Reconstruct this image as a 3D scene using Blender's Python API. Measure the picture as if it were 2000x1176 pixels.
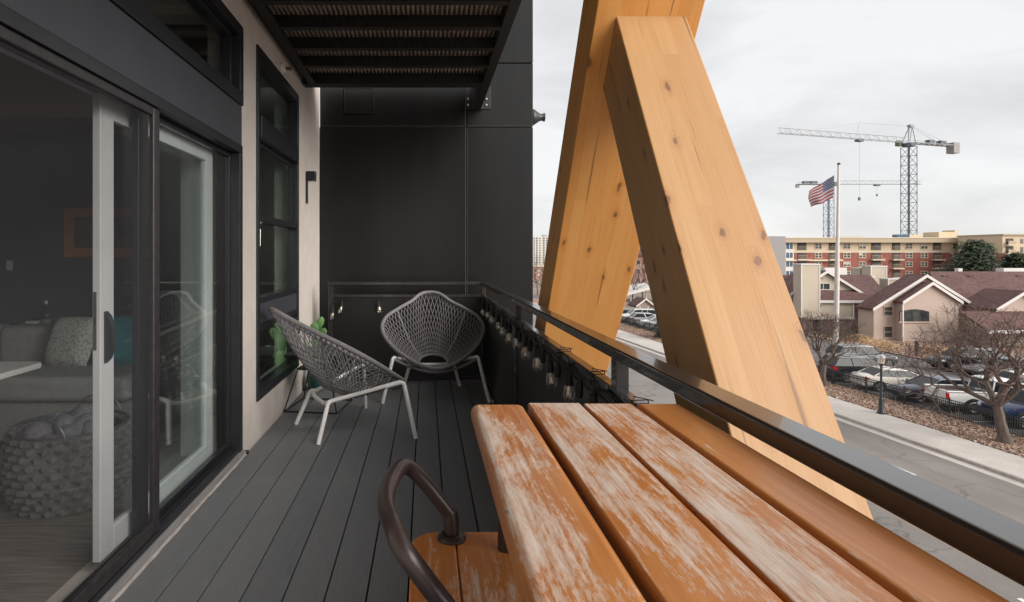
import bpy, math, random
from mathutils import Vector, Matrix
R = math.radians
for o in list(bpy.data.objects):
    bpy.data.objects.remove(o)
scene = bpy.context.scene
col = scene.collection
random.seed(7)

# ------------------------------------------------------------------ camera, sky, sun, exposure
H = 1.36            # eye height above the deck boards
F = 1150.0          # focal length in pixels of the 2000 px wide photograph
CX, CY = 832.0, 497.0
cam_d = bpy.data.cameras.new('camera')
cam = bpy.data.objects.new('camera', cam_d); col.objects.link(cam)
cam.location = (0, 0, H); cam.rotation_euler = (R(90), 0, 0)
cam_d.sensor_width = 36; cam_d.lens = 36*F/2000
cam_d.shift_x = (1000-CX)/2000; cam_d.shift_y = -(588-CY)/2000
cam_d.clip_start = 0.05; cam_d.clip_end = 5000
scene.camera = cam

SUN_EL, SUN_AZ = 27, 130      # azimuth clockwise from +Y
w = bpy.data.worlds.new('World'); scene.world = w; w.use_nodes = True
nt = w.node_tree; nt.nodes.clear()
def N(t, **k):
    n = nt.nodes.new(t)
    for a, b in k.items(): setattr(n, a, b)
    return n
out = N('ShaderNodeOutputWorld'); bg = N('ShaderNodeBackground'); bg.inputs[1].default_value = 0.1
sky = N('ShaderNodeTexSky', sky_type='NISHITA'); sky.sun_disc = False
sky.sun_elevation = R(SUN_EL); sky.sun_rotation = R(SUN_AZ)
tc = N('ShaderNodeTexCoord'); mp = N('ShaderNodeMapping'); mp.inputs['Scale'].default_value = (1.6, 1.6, 4.6)
mp.inputs['Rotation'].default_value = (0, R(-14), 0)
n1 = N('ShaderNodeTexNoise'); n1.inputs['Scale'].default_value = 1.9; n1.inputs['Detail'].default_value = 7; n1.inputs['Roughness'].default_value = .52
n1.inputs['Distortion'].default_value = .35
cr = N('ShaderNodeValToRGB')
cr.color_ramp.elements[0].position = .30; cr.color_ramp.elements[0].color = (2.12, 2.11, 2.15, 1)
cr.color_ramp.elements[1].position = .56; cr.color_ramp.elements[1].color = (2.82, 2.82, 2.83, 1)
mx = N('ShaderNodeMixRGB'); mx.inputs[0].default_value = .96
nt.links.new(tc.outputs['Generated'], mp.inputs[0]); nt.links.new(mp.outputs[0], n1.inputs['Vector'])
nt.links.new(n1.outputs[0], cr.inputs[0]); nt.links.new(cr.outputs[0], mx.inputs[2]); nt.links.new(sky.outputs[0], mx.inputs[1])
nt.links.new(mx.outputs[0], bg.inputs[0]); nt.links.new(bg.outputs[0], out.inputs[0])
sd = bpy.data.lights.new('sun', 'SUN'); sd.energy = 1.5; sd.angle = R(50); sd.color = (1, .95, .88)
sun = bpy.data.objects.new('sun', sd); col.objects.link(sun)
a, e = R(SUN_AZ), R(SUN_EL)
sdir = Vector((math.sin(a)*math.cos(e), math.cos(a)*math.cos(e), math.sin(e)))
sun.rotation_euler = sdir.to_track_quat('Z', 'Y').to_euler()
sun.location = sdir*30
scene.view_settings.view_transform = 'Standard'; scene.view_settings.look = 'None'
scene.view_settings.gamma = 1; scene.view_settings.use_curve_mapping = False
scene.view_settings.exposure = 1.7
scene.render.engine = 'CYCLES'

# ------------------------------------------------------------------ helpers
def at(px, py, Y):
    """world point that the photograph shows at (px, py), given its distance"""
    return Vector(((px-CX)*Y/F, Y, H-(py-CY)*Y/F))
def wx(px, Y): return (px-CX)*Y/F
def wz(py, Y): return H-(py-CY)*Y/F

class MB:
    def __init__(s): s.v = []; s.f = []; s.uv = None
    def add(s, vs, fs):
        b = len(s.v); s.v += [tuple(p) for p in vs]; s.f += [tuple(b+i for i in f) for f in fs]; return s
    def box(s, x0, x1, y0, y1, z0, z1):
        if x0 > x1: x0, x1 = x1, x0
        if y0 > y1: y0, y1 = y1, y0
        if z0 > z1: z0, z1 = z1, z0
        return s.add([(x0,y0,z0),(x1,y0,z0),(x1,y1,z0),(x0,y1,z0),(x0,y0,z1),(x1,y0,z1),(x1,y1,z1),(x0,y1,z1)],
              [(0,3,2,1),(4,5,6,7),(0,1,5,4),(1,2,6,5),(2,3,7,6),(3,0,4,7)])
    def obox(s, m, sx, sy, sz):
        m2 = MB().box(-sx/2, sx/2, -sy/2, sy/2, -sz/2, sz/2)
        return s.add([m @ Vector(p) for p in m2.v], m2.f)
    def prism(s, poly, d0, d1, axis='y'):
        """2-D polygon (counter-clockwise in its two axes) extruded along axis"""
        n = len(poly)
        def P(p, d):
            return {'y': (p[0], d, p[1]), 'x': (d, p[0], p[1]), 'z': (p[0], p[1], d)}[axis]
        vs = [P(p, d0) for p in poly] + [P(p, d1) for p in poly]
        fs = [tuple(range(n)), tuple(range(2*n-1, n-1, -1))] + [((i+1) % n, i, n+i, n+(i+1) % n) for i in range(n)]
        return s.add(vs, fs)
    def tube(s, pts, r, n=8, cap=True, closed=False):
        pts = [Vector(p) for p in pts]; k = len(pts)
        rs = r if isinstance(r, (list, tuple)) else [r]*k
        vs, fs = [], []
        up = None
        for i, p in enumerate(pts):
            if closed: t = pts[(i+1) % k]-pts[i-1]
            else: t = pts[min(i+1, k-1)]-pts[max(i-1, 0)]
            if t.length < 1e-9: t = Vector((0,0,1))
            t.normalize()
            if up is None:
                up = Vector((0,0,1)) if abs(t.z) < .9 else Vector((1,0,0))
            a = (up-t*up.dot(t))
            if a.length < 1e-6: a = t.orthogonal()
            a.normalize(); b = t.cross(a); up = a
            for j in range(n):
                q = 2*math.pi*j/n
                vs.append(p+(a*math.cos(q)+b*math.sin(q))*rs[i])
        m = k if closed else k-1
        for i in range(m):
            i2 = (i+1) % k
            for j in range(n):
                j2 = (j+1) % n
                fs.append((i*n+j, i*n+j2, i2*n+j2, i2*n+j))
        if cap and not closed:
            fs.append(tuple(range(n-1, -1, -1))); fs.append(tuple((k-1)*n+j for j in range(n)))
        return s.add(vs, fs)
    def lathe(s, prof, c=(0,0,0), n=16, cap=True):
        vs, fs = [], []
        for r, z in prof:
            for j in range(n):
                q = 2*math.pi*j/n
                vs.append((c[0]+r*math.cos(q), c[1]+r*math.sin(q), c[2]+z))
        for i in range(len(prof)-1):
            for j in range(n):
                j2 = (j+1) % n
                fs.append((i*n+j, i*n+j2, (i+1)*n+j2, (i+1)*n+j))
        if cap:
            fs.append(tuple(range(n-1, -1, -1))); fs.append(tuple((len(prof)-1)*n+j for j in range(n)))
        return s.add(vs, fs)
    def loft(s, secs, cap=True):
        n = len(secs[0]); vs = [p for c in secs for p in c]; fs = []
        for i in range(len(secs)-1):
            for j in range(n):
                j2 = (j+1) % n
                fs.append((i*n+j, i*n+j2, (i+1)*n+j2, (i+1)*n+j))
        if cap:
            fs.append(tuple(range(n-1, -1, -1))); fs.append(tuple((len(secs)-1)*n+j for j in range(n)))
        return s.add(vs, fs)
    def quad(s, a, b, c, d): return s.add([a, b, c, d], [(0,1,2,3)])
    def move(s, m): s.v = [tuple(m @ Vector(p)) for p in s.v]; return s
    def build(s, name, mat, parent=None, smooth=False, bevel=0, local=False, seg=2, recalc=False, ang=40):
        vs = s.v
        if parent is not None and not local:
            off = Vector((0,0,0)); p = parent
            while p is not None: off += p.location; p = p.parent
            vs = [(a-off.x, b-off.y, c-off.z) for a, b, c in vs]
        me = bpy.data.meshes.new(name); me.from_pydata(vs, [], s.f)
        me.materials.append(mat)
        if recalc:
            import bmesh
            bm = bmesh.new(); bm.from_mesh(me); bmesh.ops.recalc_face_normals(bm, faces=bm.faces); bm.to_mesh(me); bm.free()
        me.validate(); me.update()
        if smooth or bevel:
            me.polygons.foreach_set('use_smooth', [True]*len(me.polygons))
            if smooth: me.set_sharp_from_angle(angle=R(ang))
            else: me.set_sharp_from_angle(angle=R(20))
        o = bpy.data.objects.new(name, me); col.objects.link(o)
        if parent is not None: o.parent = parent
        if bevel:
            b = o.modifiers.new('bevel', 'BEVEL'); b.width = bevel; b.segments = seg; b.limit_method = 'ANGLE'; b.angle_limit = R(35)
            b.harden_normals = True
        return o

def tag(o, label=None, cat=None, group=None, kind=None):
    if label: o['label'] = label
    if cat: o['category'] = cat
    if group: o['group'] = group
    if kind: o['kind'] = kind
    return o
def thing(name, label, cat, loc=(0,0,0), rz=0, group=None):
    o = bpy.data.objects.new(name, None); col.objects.link(o); o.empty_display_size = .2
    o.location = loc; o.rotation_euler = (0, 0, rz)
    return tag(o, label, cat, group)
def copy_tree(o, parent=None):
    c = o.copy(); col.objects.link(c)
    if parent is not None: c.parent = parent
    for ch in list(o.children): copy_tree(ch, c)
    return c
def part_copy(o, loc=None, rot=None, parent=None):
    c = o.copy(); col.objects.link(c)
    c.parent = parent if parent is not None else o.parent
    if loc is not None: c.location = loc
    if rot is not None: c.rotation_euler = rot
    return c

# ------------------------------------------------------------------ materials
M = {}
def mat(name, c, rough=.6, c2=None, scale=8, stretch=(1,1,1), bump=0, bscale=None, metal=0, spec=.5, detail=4, lo=.35, hi=.65, coat=0, c3=None, s3=2, f3=.5):
    m = bpy.data.materials.new(name); m.use_nodes = True; t = m.node_tree; b = t.nodes['Principled BSDF']
    b.inputs['Base Color'].default_value = (*c, 1); b.inputs['Roughness'].default_value = rough
    b.inputs['Metallic'].default_value = metal; b.inputs['Specular IOR Level'].default_value = spec
    b.inputs['Coat Weight'].default_value = coat
    if c2 or bump:
        tc = t.nodes.new('ShaderNodeTexCoord'); mp = t.nodes.new('ShaderNodeMapping'); mp.inputs['Scale'].default_value = stretch
        t.links.new(tc.outputs['Object'], mp.inputs[0])
    if c2:
        n = t.nodes.new('ShaderNodeTexNoise'); n.inputs['Scale'].default_value = scale; n.inputs['Detail'].default_value = detail
        r = t.nodes.new('ShaderNodeValToRGB'); r.color_ramp.elements[0].position = lo; r.color_ramp.elements[1].position = hi
        r.color_ramp.elements[0].color = (*c, 1); r.color_ramp.elements[1].color = (*c2, 1)
        t.links.new(mp.outputs[0], n.inputs['Vector']); t.links.new(n.outputs[0], r.inputs[0])
        last = r.outputs[0]
        if c3:
            n3 = t.nodes.new('ShaderNodeTexNoise'); n3.inputs['Scale'].default_value = s3; n3.inputs['Detail'].default_value = 5
            r3 = t.nodes.new('ShaderNodeValToRGB'); r3.color_ramp.elements[0].position = .45; r3.color_ramp.elements[1].position = .75
            r3.color_ramp.elements[0].color = (0,0,0,1); r3.color_ramp.elements[1].color = (f3,f3,f3,1)
            mx = t.nodes.new('ShaderNodeMixRGB'); mx.inputs[2].default_value = (*c3, 1)
            t.links.new(tc.outputs['Object'], n3.inputs['Vector']); t.links.new(n3.outputs[0], r3.inputs[0]); t.links.new(r3.outputs[0], mx.inputs[0])
            t.links.new(last, mx.inputs[1]); last = mx.outputs[0]
        t.links.new(last, b.inputs['Base Color'])
    if bump:
        nb = t.nodes.new('ShaderNodeTexNoise'); nb.inputs['Scale'].default_value = bscale or scale*4; nb.inputs['Detail'].default_value = 6
        bp = t.nodes.new('ShaderNodeBump'); bp.inputs['Strength'].default_value = bump; bp.inputs['Distance'].default_value = .01
        t.links.new(mp.outputs[0], nb.inputs['Vector']); t.links.new(nb.outputs[0], bp.inputs['Height']); t.links.new(bp.outputs[0], b.inputs['Normal'])
    M[name] = m
    return m
class G:
    """small node-graph helper"""
    def __init__(s, name):
        s.m = bpy.data.materials.new(name); s.m.use_nodes = True; s.t = s.m.node_tree; s.b = s.t.nodes['Principled BSDF']; M[name] = s.m
        s.out = s.t.nodes['Material Output']
    def n(s, typ, ins=None, **k):
        n = s.t.nodes.new(typ)
        for a, b in k.items(): setattr(n, a, b)
        for a, b in (ins or {}).items():
            if hasattr(b, 'is_output'): s.t.links.new(b, n.inputs[a])
            else: n.inputs[a].default_value = b
        return n
    def math(s, op, a, b=0.0, c=None):
        i = {0: a, 1: b}
        if c is not None: i[2] = c
        return s.n('ShaderNodeMath', i, operation=op).outputs[0]
    def ramp(s, f, stops, interp='LINEAR'):
        r = s.n('ShaderNodeValToRGB', {0: f}); e = r.color_ramp; e.interpolation = interp
        while len(e.elements) < len(stops): e.elements.new(.5)
        for q, (p, c) in zip(e.elements, stops): q.position = p; q.color = (*c, 1) if len(c) == 3 else c
        return r.outputs[0]
    def mix(s, f, a, b, blend='MIX'):
        n = s.n('ShaderNodeMixRGB', blend_type=blend)
        for i, x in ((0, f), (1, a), (2, b)):
            if hasattr(x, 'is_output'): s.t.links.new(x, n.inputs[i])
            elif isinstance(x, tuple): n.inputs[i].default_value = (*x, 1) if len(x) == 3 else x
            else: n.inputs[i].default_value = x
        return n.outputs[0]
    def noise(s, vec, scale, detail=4, rough=.5, dist=0):
        return s.n('ShaderNodeTexNoise', {'Vector': vec, 'Scale': scale, 'Detail': detail, 'Roughness': rough, 'Distortion': dist}).outputs[0]
    def mapping(s, vec, scale=(1,1,1), loc=(0,0,0)):
        return s.n('ShaderNodeMapping', {'Vector': vec, 'Scale': scale, 'Location': loc}).outputs[0]
    def coord(s, w='Object'): return s.n('ShaderNodeTexCoord').outputs[w]
    def bump(s, h, strength=.3, dist=.01):
        o = s.n('ShaderNodeBump', {'Height': h, 'Strength': strength, 'Distance': dist}).outputs[0]
        s.t.links.new(o, s.b.inputs['Normal'])
    def set(s, **k):
        for a, b in k.items():
            i = s.b.inputs[a.replace('_', ' ')]
            if hasattr(b, 'is_output'): s.t.links.new(b, i)
            else: i.default_value = (*b, 1) if isinstance(b, tuple) and len(b) == 3 else b
        return s.m

def glass(name, tint, refl=1.0, ior=1.5, rough=0.0):
    g = G(name); t = g.t; t.nodes.remove(g.b)
    tr = g.n('ShaderNodeBsdfTransparent', {'Color': (*tint, 1)}); gl = g.n('ShaderNodeBsdfGlossy', {'Color': (1,1,1,1), 'Roughness': rough})
    ge = g.n('ShaderNodeNewGeometry')
    cs = g.math('ABSOLUTE', g.n('ShaderNodeVectorMath', {0: ge.outputs['Normal'], 1: ge.outputs['Incoming']}, operation='DOT_PRODUCT').outputs['Value'])
    f = g.math('ADD', .042, g.math('MULTIPLY', .958, g.math('POWER', g.math('SUBTRACT', 1.0, cs), 5.0)))
    f = g.math('MINIMUM', g.math('MULTIPLY', f, refl), 1.0)
    mx = g.n('ShaderNodeMixShader', {0: f}); t.links.new(tr.outputs[0], mx.inputs[1]); t.links.new(gl.outputs[0], mx.inputs[2])
    t.links.new(mx.outputs[0], g.out.inputs[0])
    return g.m

def lam_wood(name, light, mid, dark, lam=.0605, knot=.8):
    """glue-laminated pine: object Z runs along the beam; strips across X and Y"""
    g = G(name); co = g.coord()
    sx = g.n('ShaderNodeSeparateXYZ', {0: co})
    lx = g.math('FLOOR', g.math('DIVIDE', sx.outputs[0], lam)); ly = g.math('FLOOR', g.math('DIVIDE', sx.outputs[1], .30))
    seg = g.math('FLOOR', g.math('DIVIDE', g.math('ADD', sx.outputs[2], g.math('MULTIPLY', lx, .77)), 1.9))
    cv = g.n('ShaderNodeCombineXYZ', {0: lx, 1: ly, 2: seg}).outputs[0]
    wn = g.n('ShaderNodeTexWhiteNoise', {0: cv}).outputs[0]
    st = g.mapping(co, (30, 30, 1.3)); off = g.n('ShaderNodeVectorMath', {0: st, 1: cv}, operation='ADD').outputs[0]
    grain = g.noise(off, 1.0, 5, .6, .6)
    fine = g.noise(g.mapping(co, (160, 160, 3)), 1.0, 3)
    base = g.mix(g.math('MULTIPLY', wn, .8), light, mid)
    base = g.mix(g.ramp(grain, [(.45, (0,0,0)), (.75, (.55,.55,.55))]), base, mid)
    base = g.mix(g.ramp(fine, [(.5, (0,0,0)), (.75, (.16,.16,.16))]), base, dark)
    big = g.noise(g.mapping(co, (1.6, 1.6, .6)), 1.0, 3)
    base = g.mix(g.ramp(big, [(.5, (0,0,0)), (.8, (.3,.3,.3))]), base, mid)
    # knots
    vd = g.noise(co, 14, 2)
    cxy = g.n('ShaderNodeCombineXYZ', {0: g.math('ADD', sx.outputs[0], g.math('MULTIPLY', sx.outputs[1], 1.37)), 1: sx.outputs[2]}).outputs[0]
    kc = g.mapping(cxy, (7.0, 3.1, 1), (knot*3.1, 1.7*knot, 0))
    kc = g.n('ShaderNodeVectorMath', {0: kc, 1: g.n('ShaderNodeVectorMath', {0: g.n('ShaderNodeTexNoise', {'Vector': co, 'Scale': 16.0, 'Detail': 3.0}).outputs[1], 3: .22}, operation='SCALE').outputs[0]}, operation='ADD').outputs[0]
    vo = g.n('ShaderNodeTexVoronoi', {'Vector': kc, 'Scale': 1.0}, feature='F1', voronoi_dimensions='2D')
    sel = g.math('GREATER_THAN', g.n('ShaderNodeSeparateColor', {0: vo.outputs[1]}).outputs[0], .57)
    d = vo.outputs[0]
    k1 = g.math('MULTIPLY', sel, g.ramp(d, [(.07, (1,1,1)), (.21, (0,0,0))]))
    k2 = g.math('MULTIPLY', sel, g.ramp(d, [(.045, (1,1,1)), (.085, (0,0,0))]))
    ring = g.math('MULTIPLY', k1, g.math('ADD', .55, g.math('MULTIPLY', .45, g.math('SINE', g.math('MULTIPLY', d, 150.0)))))
    base = g.mix(g.math('MULTIPLY', ring, .75), base, tuple(x*y for x, y in zip(mid, (.78,.62,.6))))
    base = g.mix(g.math('MULTIPLY', k2, g.math('ADD', .35, g.math('MULTIPLY', fine, .75))), base, dark)
    # a few long pitch streaks
    strk = g.noise(g.mapping(co, (38, 38, 1.1), (4, 2, knot*9)), 1.0, 2)
    base = g.mix(g.ramp(strk, [(.675, (0,0,0)), (.72, (.6,.6,.6))]), base, dark)
    g.set(Base_Color=base, Roughness=g.math('ADD', .38, g.math('MULTIPLY', grain, .25)))
    g.bump(fine, .12, .004)
    return g.m

def worn_wood(name, wear, seed, dirt=0.0, axis=1, field=(0,0,0), gain=1.0):
    """varnished plank with the varnish worn off in streaks; grain along Y (axis 1)"""
    g = G(name); co = g.coord()
    sc = (1, .42, 1) if axis == 1 else (.42, 1, 1)
    c1 = g.mapping(co, tuple(q*x for q, x in zip((9,9,9), sc)), (seed*1.3, seed*.71, 0))
    patch = g.noise(c1, 1.0, 7, .62, .5)
    c1b = g.mapping(co, (5, 3.0, 5) if axis == 1 else (3.0, 5, 5), (seed*2.3, seed*1.71, 0))
    big = g.noise(c1b, 1.0, 3)
    c2 = g.mapping(co, tuple(q*x for q, x in zip((120,120,120), (1,.05,1) if axis == 1 else (.05,1,1))), (seed, seed, 0))
    fib = g.noise(c2, 1.0, 5, .6)
    v = g.math('ADD', g.math('ADD', g.math('MULTIPLY', patch, .62), g.math('MULTIPLY', big, .40)), g.math('MULTIPLY', fib, .30))
    sf = g.n('ShaderNodeSeparateXYZ', {0: co})
    v = g.math('ADD', v, g.math('ADD', g.math('MULTIPLY', sf.outputs[0], field[0]), g.math('MULTIPLY', sf.outputs[1], field[1])))
    vs_ = g.noise(g.mapping(co, (55, 14, 55), (seed, 0, 0)), 1.0, 4, .7)
    v = g.math('ADD', v, g.math('MULTIPLY', g.math('SUBTRACT', vs_, .5), .34))
    vf_ = g.noise(g.mapping(co, (260, 60, 260), (seed, 0, 0)), 1.0, 3, .7)
    v = g.math('ADD', v, g.math('MULTIPLY', g.math('SUBTRACT', vf_, .5), .30))
    nz = g.n('ShaderNodeSeparateXYZ', {0: g.n('ShaderNodeNewGeometry').outputs['Normal']}).outputs[2]
    v = g.math('SUBTRACT', v, g.ramp(nz, [(.45, (.4,.4,.4)), (.9, (0,0,0))]))
    mask = g.ramp(v, [(wear-.03, (0,0,0)), (wear+.03, (.5,.5,.5)), (wear+.14, (.93,.93,.93))])
    var = g.ramp(fib, [(.3, (.26,.080,.020)), (.5, (.37,.130,.032)), (.72, (.46,.20,.062))])
    var = g.mix(g.ramp(big, [(.35, (.0,.0,.0)), (.62, (.75,.75,.75))]), var, (.43,.175,.048))
    bare = g.ramp(fib, [(.28, (.34,.25,.20)), (.5, (.49,.41,.35)), (.7, (.57,.50,.45))])
    c = g.mix(mask, var, bare)
    dk = g.noise(g.mapping(co, (4, .8, 4) if axis == 1 else (.8, 4, 4), (seed*5, 0, 0)), 1.0, 4)
    c = g.mix(g.ramp(dk, [(.5, (0,0,0)), (.75, (.25+dirt,)*3)]), c, (.16,.075,.035))
    speck = g.noise(g.mapping(co, (90, 30, 90)), 1.0, 2)
    c = g.mix(g.ramp(speck, [(.72, (0,0,0)), (.78, (.6,.6,.6))]), c, (.12,.06,.03))
    if gain != 1.0: c = g.mix(1.0, c, (gain, gain, gain), 'MULTIPLY')
    rough = g.n('ShaderNodeMapRange', {0: mask, 3: .30, 4: .72}).outputs[0]
    g.set(Base_Color=c, Roughness=rough)
    g.bump(g.math('SUBTRACT', g.math('MULTIPLY', fib, .4), g.math('MULTIPLY', mask, .5)), .35, .002)
    return g.m

mat('stucco', (.61,.55,.50), .9, (.67,.605,.555), 5, bump=.55, bscale=130, c3=(.53,.46,.42), s3=.8, f3=.5)
mat('sill_stucco', (.62,.57,.53), .9, (.50,.45,.42), 30, bump=.8, bscale=220)
mat('black_metal', (.012,.012,.014), .34, (.018,.018,.02), 6, bump=.04, bscale=200)
mat('frame_black', (.016,.016,.02), .32, (.022,.022,.026), 5)
mat('frame_worn', (.02,.018,.02), .42, (.035,.03,.03), 25)
mat('cladding', (.006,.006,.0065), .27, (.009,.0088,.0088), 1.6, stretch=(2,2,.5), bump=.04, bscale=2, spec=.38, c3=(.014,.013,.0125), s3=.7, f3=.35)
mat('cladding_joint', (.006,.006,.007), .6)
mat('band_metal', (.045,.046,.056), .45, (.052,.053,.062), 3)
mat('vinyl_white', (.72,.72,.73), .45, (.66,.66,.67), 5)
mat('alu_grey', (.30,.29,.29), .45, (.24,.23,.23), 8, stretch=(8,1,8))
mat('handle_dark', (.03,.03,.033), .4)
mat('brass_strip', (.25,.22,.17), .4, metal=.6)
mat('joist', (.008,.007,.007), .6, (.014,.011,.010), 9, bump=.2, bscale=60)
mat('corrugated', (.36,.29,.25), .6, (.20,.155,.13), 14, stretch=(9,1,1), c3=(.50,.43,.38), s3=9, f3=.6)
mat('edge_alu', (.45,.45,.47), .4, metal=.7)
mat('rope_grey', (.18,.17,.175), .85, (.23,.218,.22), 60, bump=.6, bscale=350)
mat('rim_grey', (.17,.16,.165), .8, (.21,.195,.20), 40, bump=.5, bscale=250)
mat('leg_white', (.80,.78,.77), .45, (.74,.72,.71), 12)
mat('tube_bronze', (.045,.032,.034), .33, (.06,.043,.042), 10, metal=.35, bump=.05, bscale=90)
mat('cactus_green', (.065,.165,.045), .55, (.11,.23,.07), 12, bump=.2, bscale=60)
mat('cactus_spine', (.55,.52,.35), .7)
mat('pot_teal', (.012,.06,.055), .25, (.02,.08,.07), 6)
mat('soil', (.05,.035,.025), .95, (.08,.06,.04), 40, bump=.6)
mat('wire_black', (.01,.01,.011), .5)
mat('rubber', (.012,.012,.012), .7)
glass('bulb_glass', (1,1,.98), 3.2, 1.5)
mat('filament', (.92,.74,.5), .4)
glass('door_glass', (.935,.965,.957), 1.3, 1.52)
glass('window_glass', (.84,.93,.90), 1.4, 1.52)
glass('clear_glass', (.93,.96,.95), 1.0, 1.45)
lam_wood('glulam_pale', (.45,.262,.114), (.38,.19,.064), (.10,.042,.02), knot=.8)
lam_wood('glulam_bounce_lit', (.76,.385,.125), (.67,.29,.065), (.13,.055,.02), knot=2.3)  # same wood as the pale brace, orange bounce light put into its colour
for i, (wv, dr, fl) in enumerate([(.645, 0, (-1.9,.06)), (.665, .0, (.2,.20)), (.63, .0, (-.5,.02)), (.79, .25, (-1.2,0))]):
    worn_wood('plank_wood_%d' % i, wv, 3.7*i+1.9, dr, field=fl)
worn_wood('plank_edge', .74, 4.4)
worn_wood('seat_wood', .76, 9.1, gain=1.55)
# composite deck boards: per-board tint, fine grain along Y
g = G('deck_composite'); co = g.coord(); oi = g.n('ShaderNodeObjectInfo').outputs['Random']
gr = g.noise(g.mapping(co, (170, 7, 170)), 1.0, 4); bl = g.noise(g.mapping(co, (3.5, 1.6, 1)), 1.0, 4, .6)
sp = g.noise(co, 420, 2)
c = g.ramp(gr, [(.3, (.115,.120,.126)), (.7, (.168,.174,.182))])
c = g.mix(g.ramp(bl, [(.4, (0,0,0)), (.72, (.55,.55,.55))]), c, (.115,.115,.135))
c = g.mix(g.math('MULTIPLY', oi, .45), c, (.185,.188,.188))
c = g.mix(g.ramp(sp, [(.66, (0,0,0)), (.75, (.25,.25,.25))]), c, (.3,.3,.29))
g.set(Base_Color=c, Roughness=.62); g.bump(gr, .25, .003)
# insect screen
g = G('screen_mesh'); t = g.t; g.b.inputs['Base Color'].default_value = (.05,.05,.056,1); g.b.inputs['Roughness'].default_value = .8
tr = g.n('ShaderNodeBsdfTransparent'); mxs = g.n('ShaderNodeMixShader', {0: .31})
t.links.new(tr.outputs[0], mxs.inputs[1]); t.links.new(g.b.outputs[0], mxs.inputs[2]); t.links.new(mxs.outputs[0], g.out.inputs[0])
# indoor
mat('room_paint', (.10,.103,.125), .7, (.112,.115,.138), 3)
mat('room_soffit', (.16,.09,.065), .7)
mat('room_white', (.80,.78,.75), .7)
mat('room_floor_wood', (.32,.28,.25), .4, (.20,.17,.155), 4, stretch=(1,12,1), bump=.1)
mat('sofa_grey', (.40,.385,.37), .9, (.35,.335,.32), 25, bump=.4, bscale=260)
mat('cushion_teal', (.02,.24,.30), .85, (.025,.29,.36), 20, bump=.3, bscale=200)
mat('cushion_pattern', (.66,.64,.61), .9, (.40,.38,.36), 60, lo=.45, hi=.58)
mat('art_orange', (.80,.30,.11), .5, (.65,.24,.09), 6)
mat('art_dark', (.10,.06,.045), .5, (.17,.10,.07), 7)
mat('basket_weave', (.15,.14,.13), .8, (.27,.25,.24), 22, lo=.35, hi=.7, bump=.6, bscale=120)
mat('yarn_grey', (.20,.19,.215), .95, (.28,.27,.30), 50, bump=.6, bscale=150)
mat('label_white', (.7,.68,.64), .6)
# ================================================================== THE BALCONY
XW = -1.237                       # face of the stucco wall
Y0 = -2.0                         # the balcony goes on behind the camera
# ---- deck
deck = thing('deck', None, None, (-.32, 2.2, 0)); deck['kind'] = 'structure'
edges = [-1.228] + [-1.063+.1652*k for k in range(11)]
for a, b in zip(edges[:-1], edges[1:]):
    o = MB().box(-(b-a)/2+.0035, (b-a)/2-.0035, Y0-2.2, 6.36-2.2, -.026, 0).build('deck_board', M['deck_composite'], deck, bevel=.003, local=True)
    o.location = ((a+b)/2+.32, 0, random.uniform(-.0008, .0008))
MB().box(-1.23, .585, Y0, 6.355, -.30, -.05).build('dark_void_slab', M['joist'], deck)  # solid black slab put in for the dark void below the boards
MB().box(.592, .665, Y0, 6.44, -.33, -.004).box(-1.2, .592, 6.364, 6.44, -.33, -.004).build('fascia', M['black_metal'], deck)

# ---- stucco wall of the building with its openings
DY0, DY1, DZ0, DZ1 = 1.40, 3.93, .058, 2.872
WY0, WY1, WZ0, WZ1 = 4.285, 5.667, .287, 2.89
GZ = -7.64
wall = thing('stucco_wall', 'pale pinkish stucco wall on the left holding the glass door and tall window', 'wall', (XW-.1, 2.5, GZ))
m = MB()
xb = XW-.22
m.box(xb, XW, Y0-6, DY0, 0, DZ1); m.box(xb, XW, DY1, WY0, 0, DZ1); m.box(xb, XW, WY1, 6.838, 0, DZ1)
m.box(xb, XW, Y0-6, 6.838, WZ1, 9.5); m.box(xb, XW, Y0-6, WY0, DZ1, WZ1); m.box(xb, XW, WY1, 6.838, DZ1, WZ1)
m.box(xb, XW, WY0, WY1, 0, WZ0); m.box(xb, XW, DY0, DY1, 0, .03)
m.box(xb, XW, Y0-6, 6.838, GZ, 0)
m.build('wall_face', M['stucco'], wall)
# rough stucco curb below the door, ragged lower edge
m = MB(); n = 60; top = []; bot = []
for i in range(n+1):
    y = DY0-.2+(DY1+.06-DY0+.2)*i/n
    bot.append((XW+.020+random.uniform(-.004, .004), y)); 
for i in range(n):
    (xa, ya), (xc, yc) = bot[i], bot[i+1]
    m.add([(xa, ya, .001), (xc, yc, .001), (xc-.004, yc, .031), (xa-.004, ya, .031), (XW-.05, yc, .034), (XW-.05, ya, .034)], [(0,1,2,3), (3,2,4,5)])
m.build('door_curb', M['sill_stucco'], wall)
# drain spout chip at the wall foot
MB().tube([(XW+.004, 3.99, .022), (XW+.035, 4.0, .017)], .013, 8).build('weep_tube', M['rubber'], wall, smooth=True)

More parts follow.
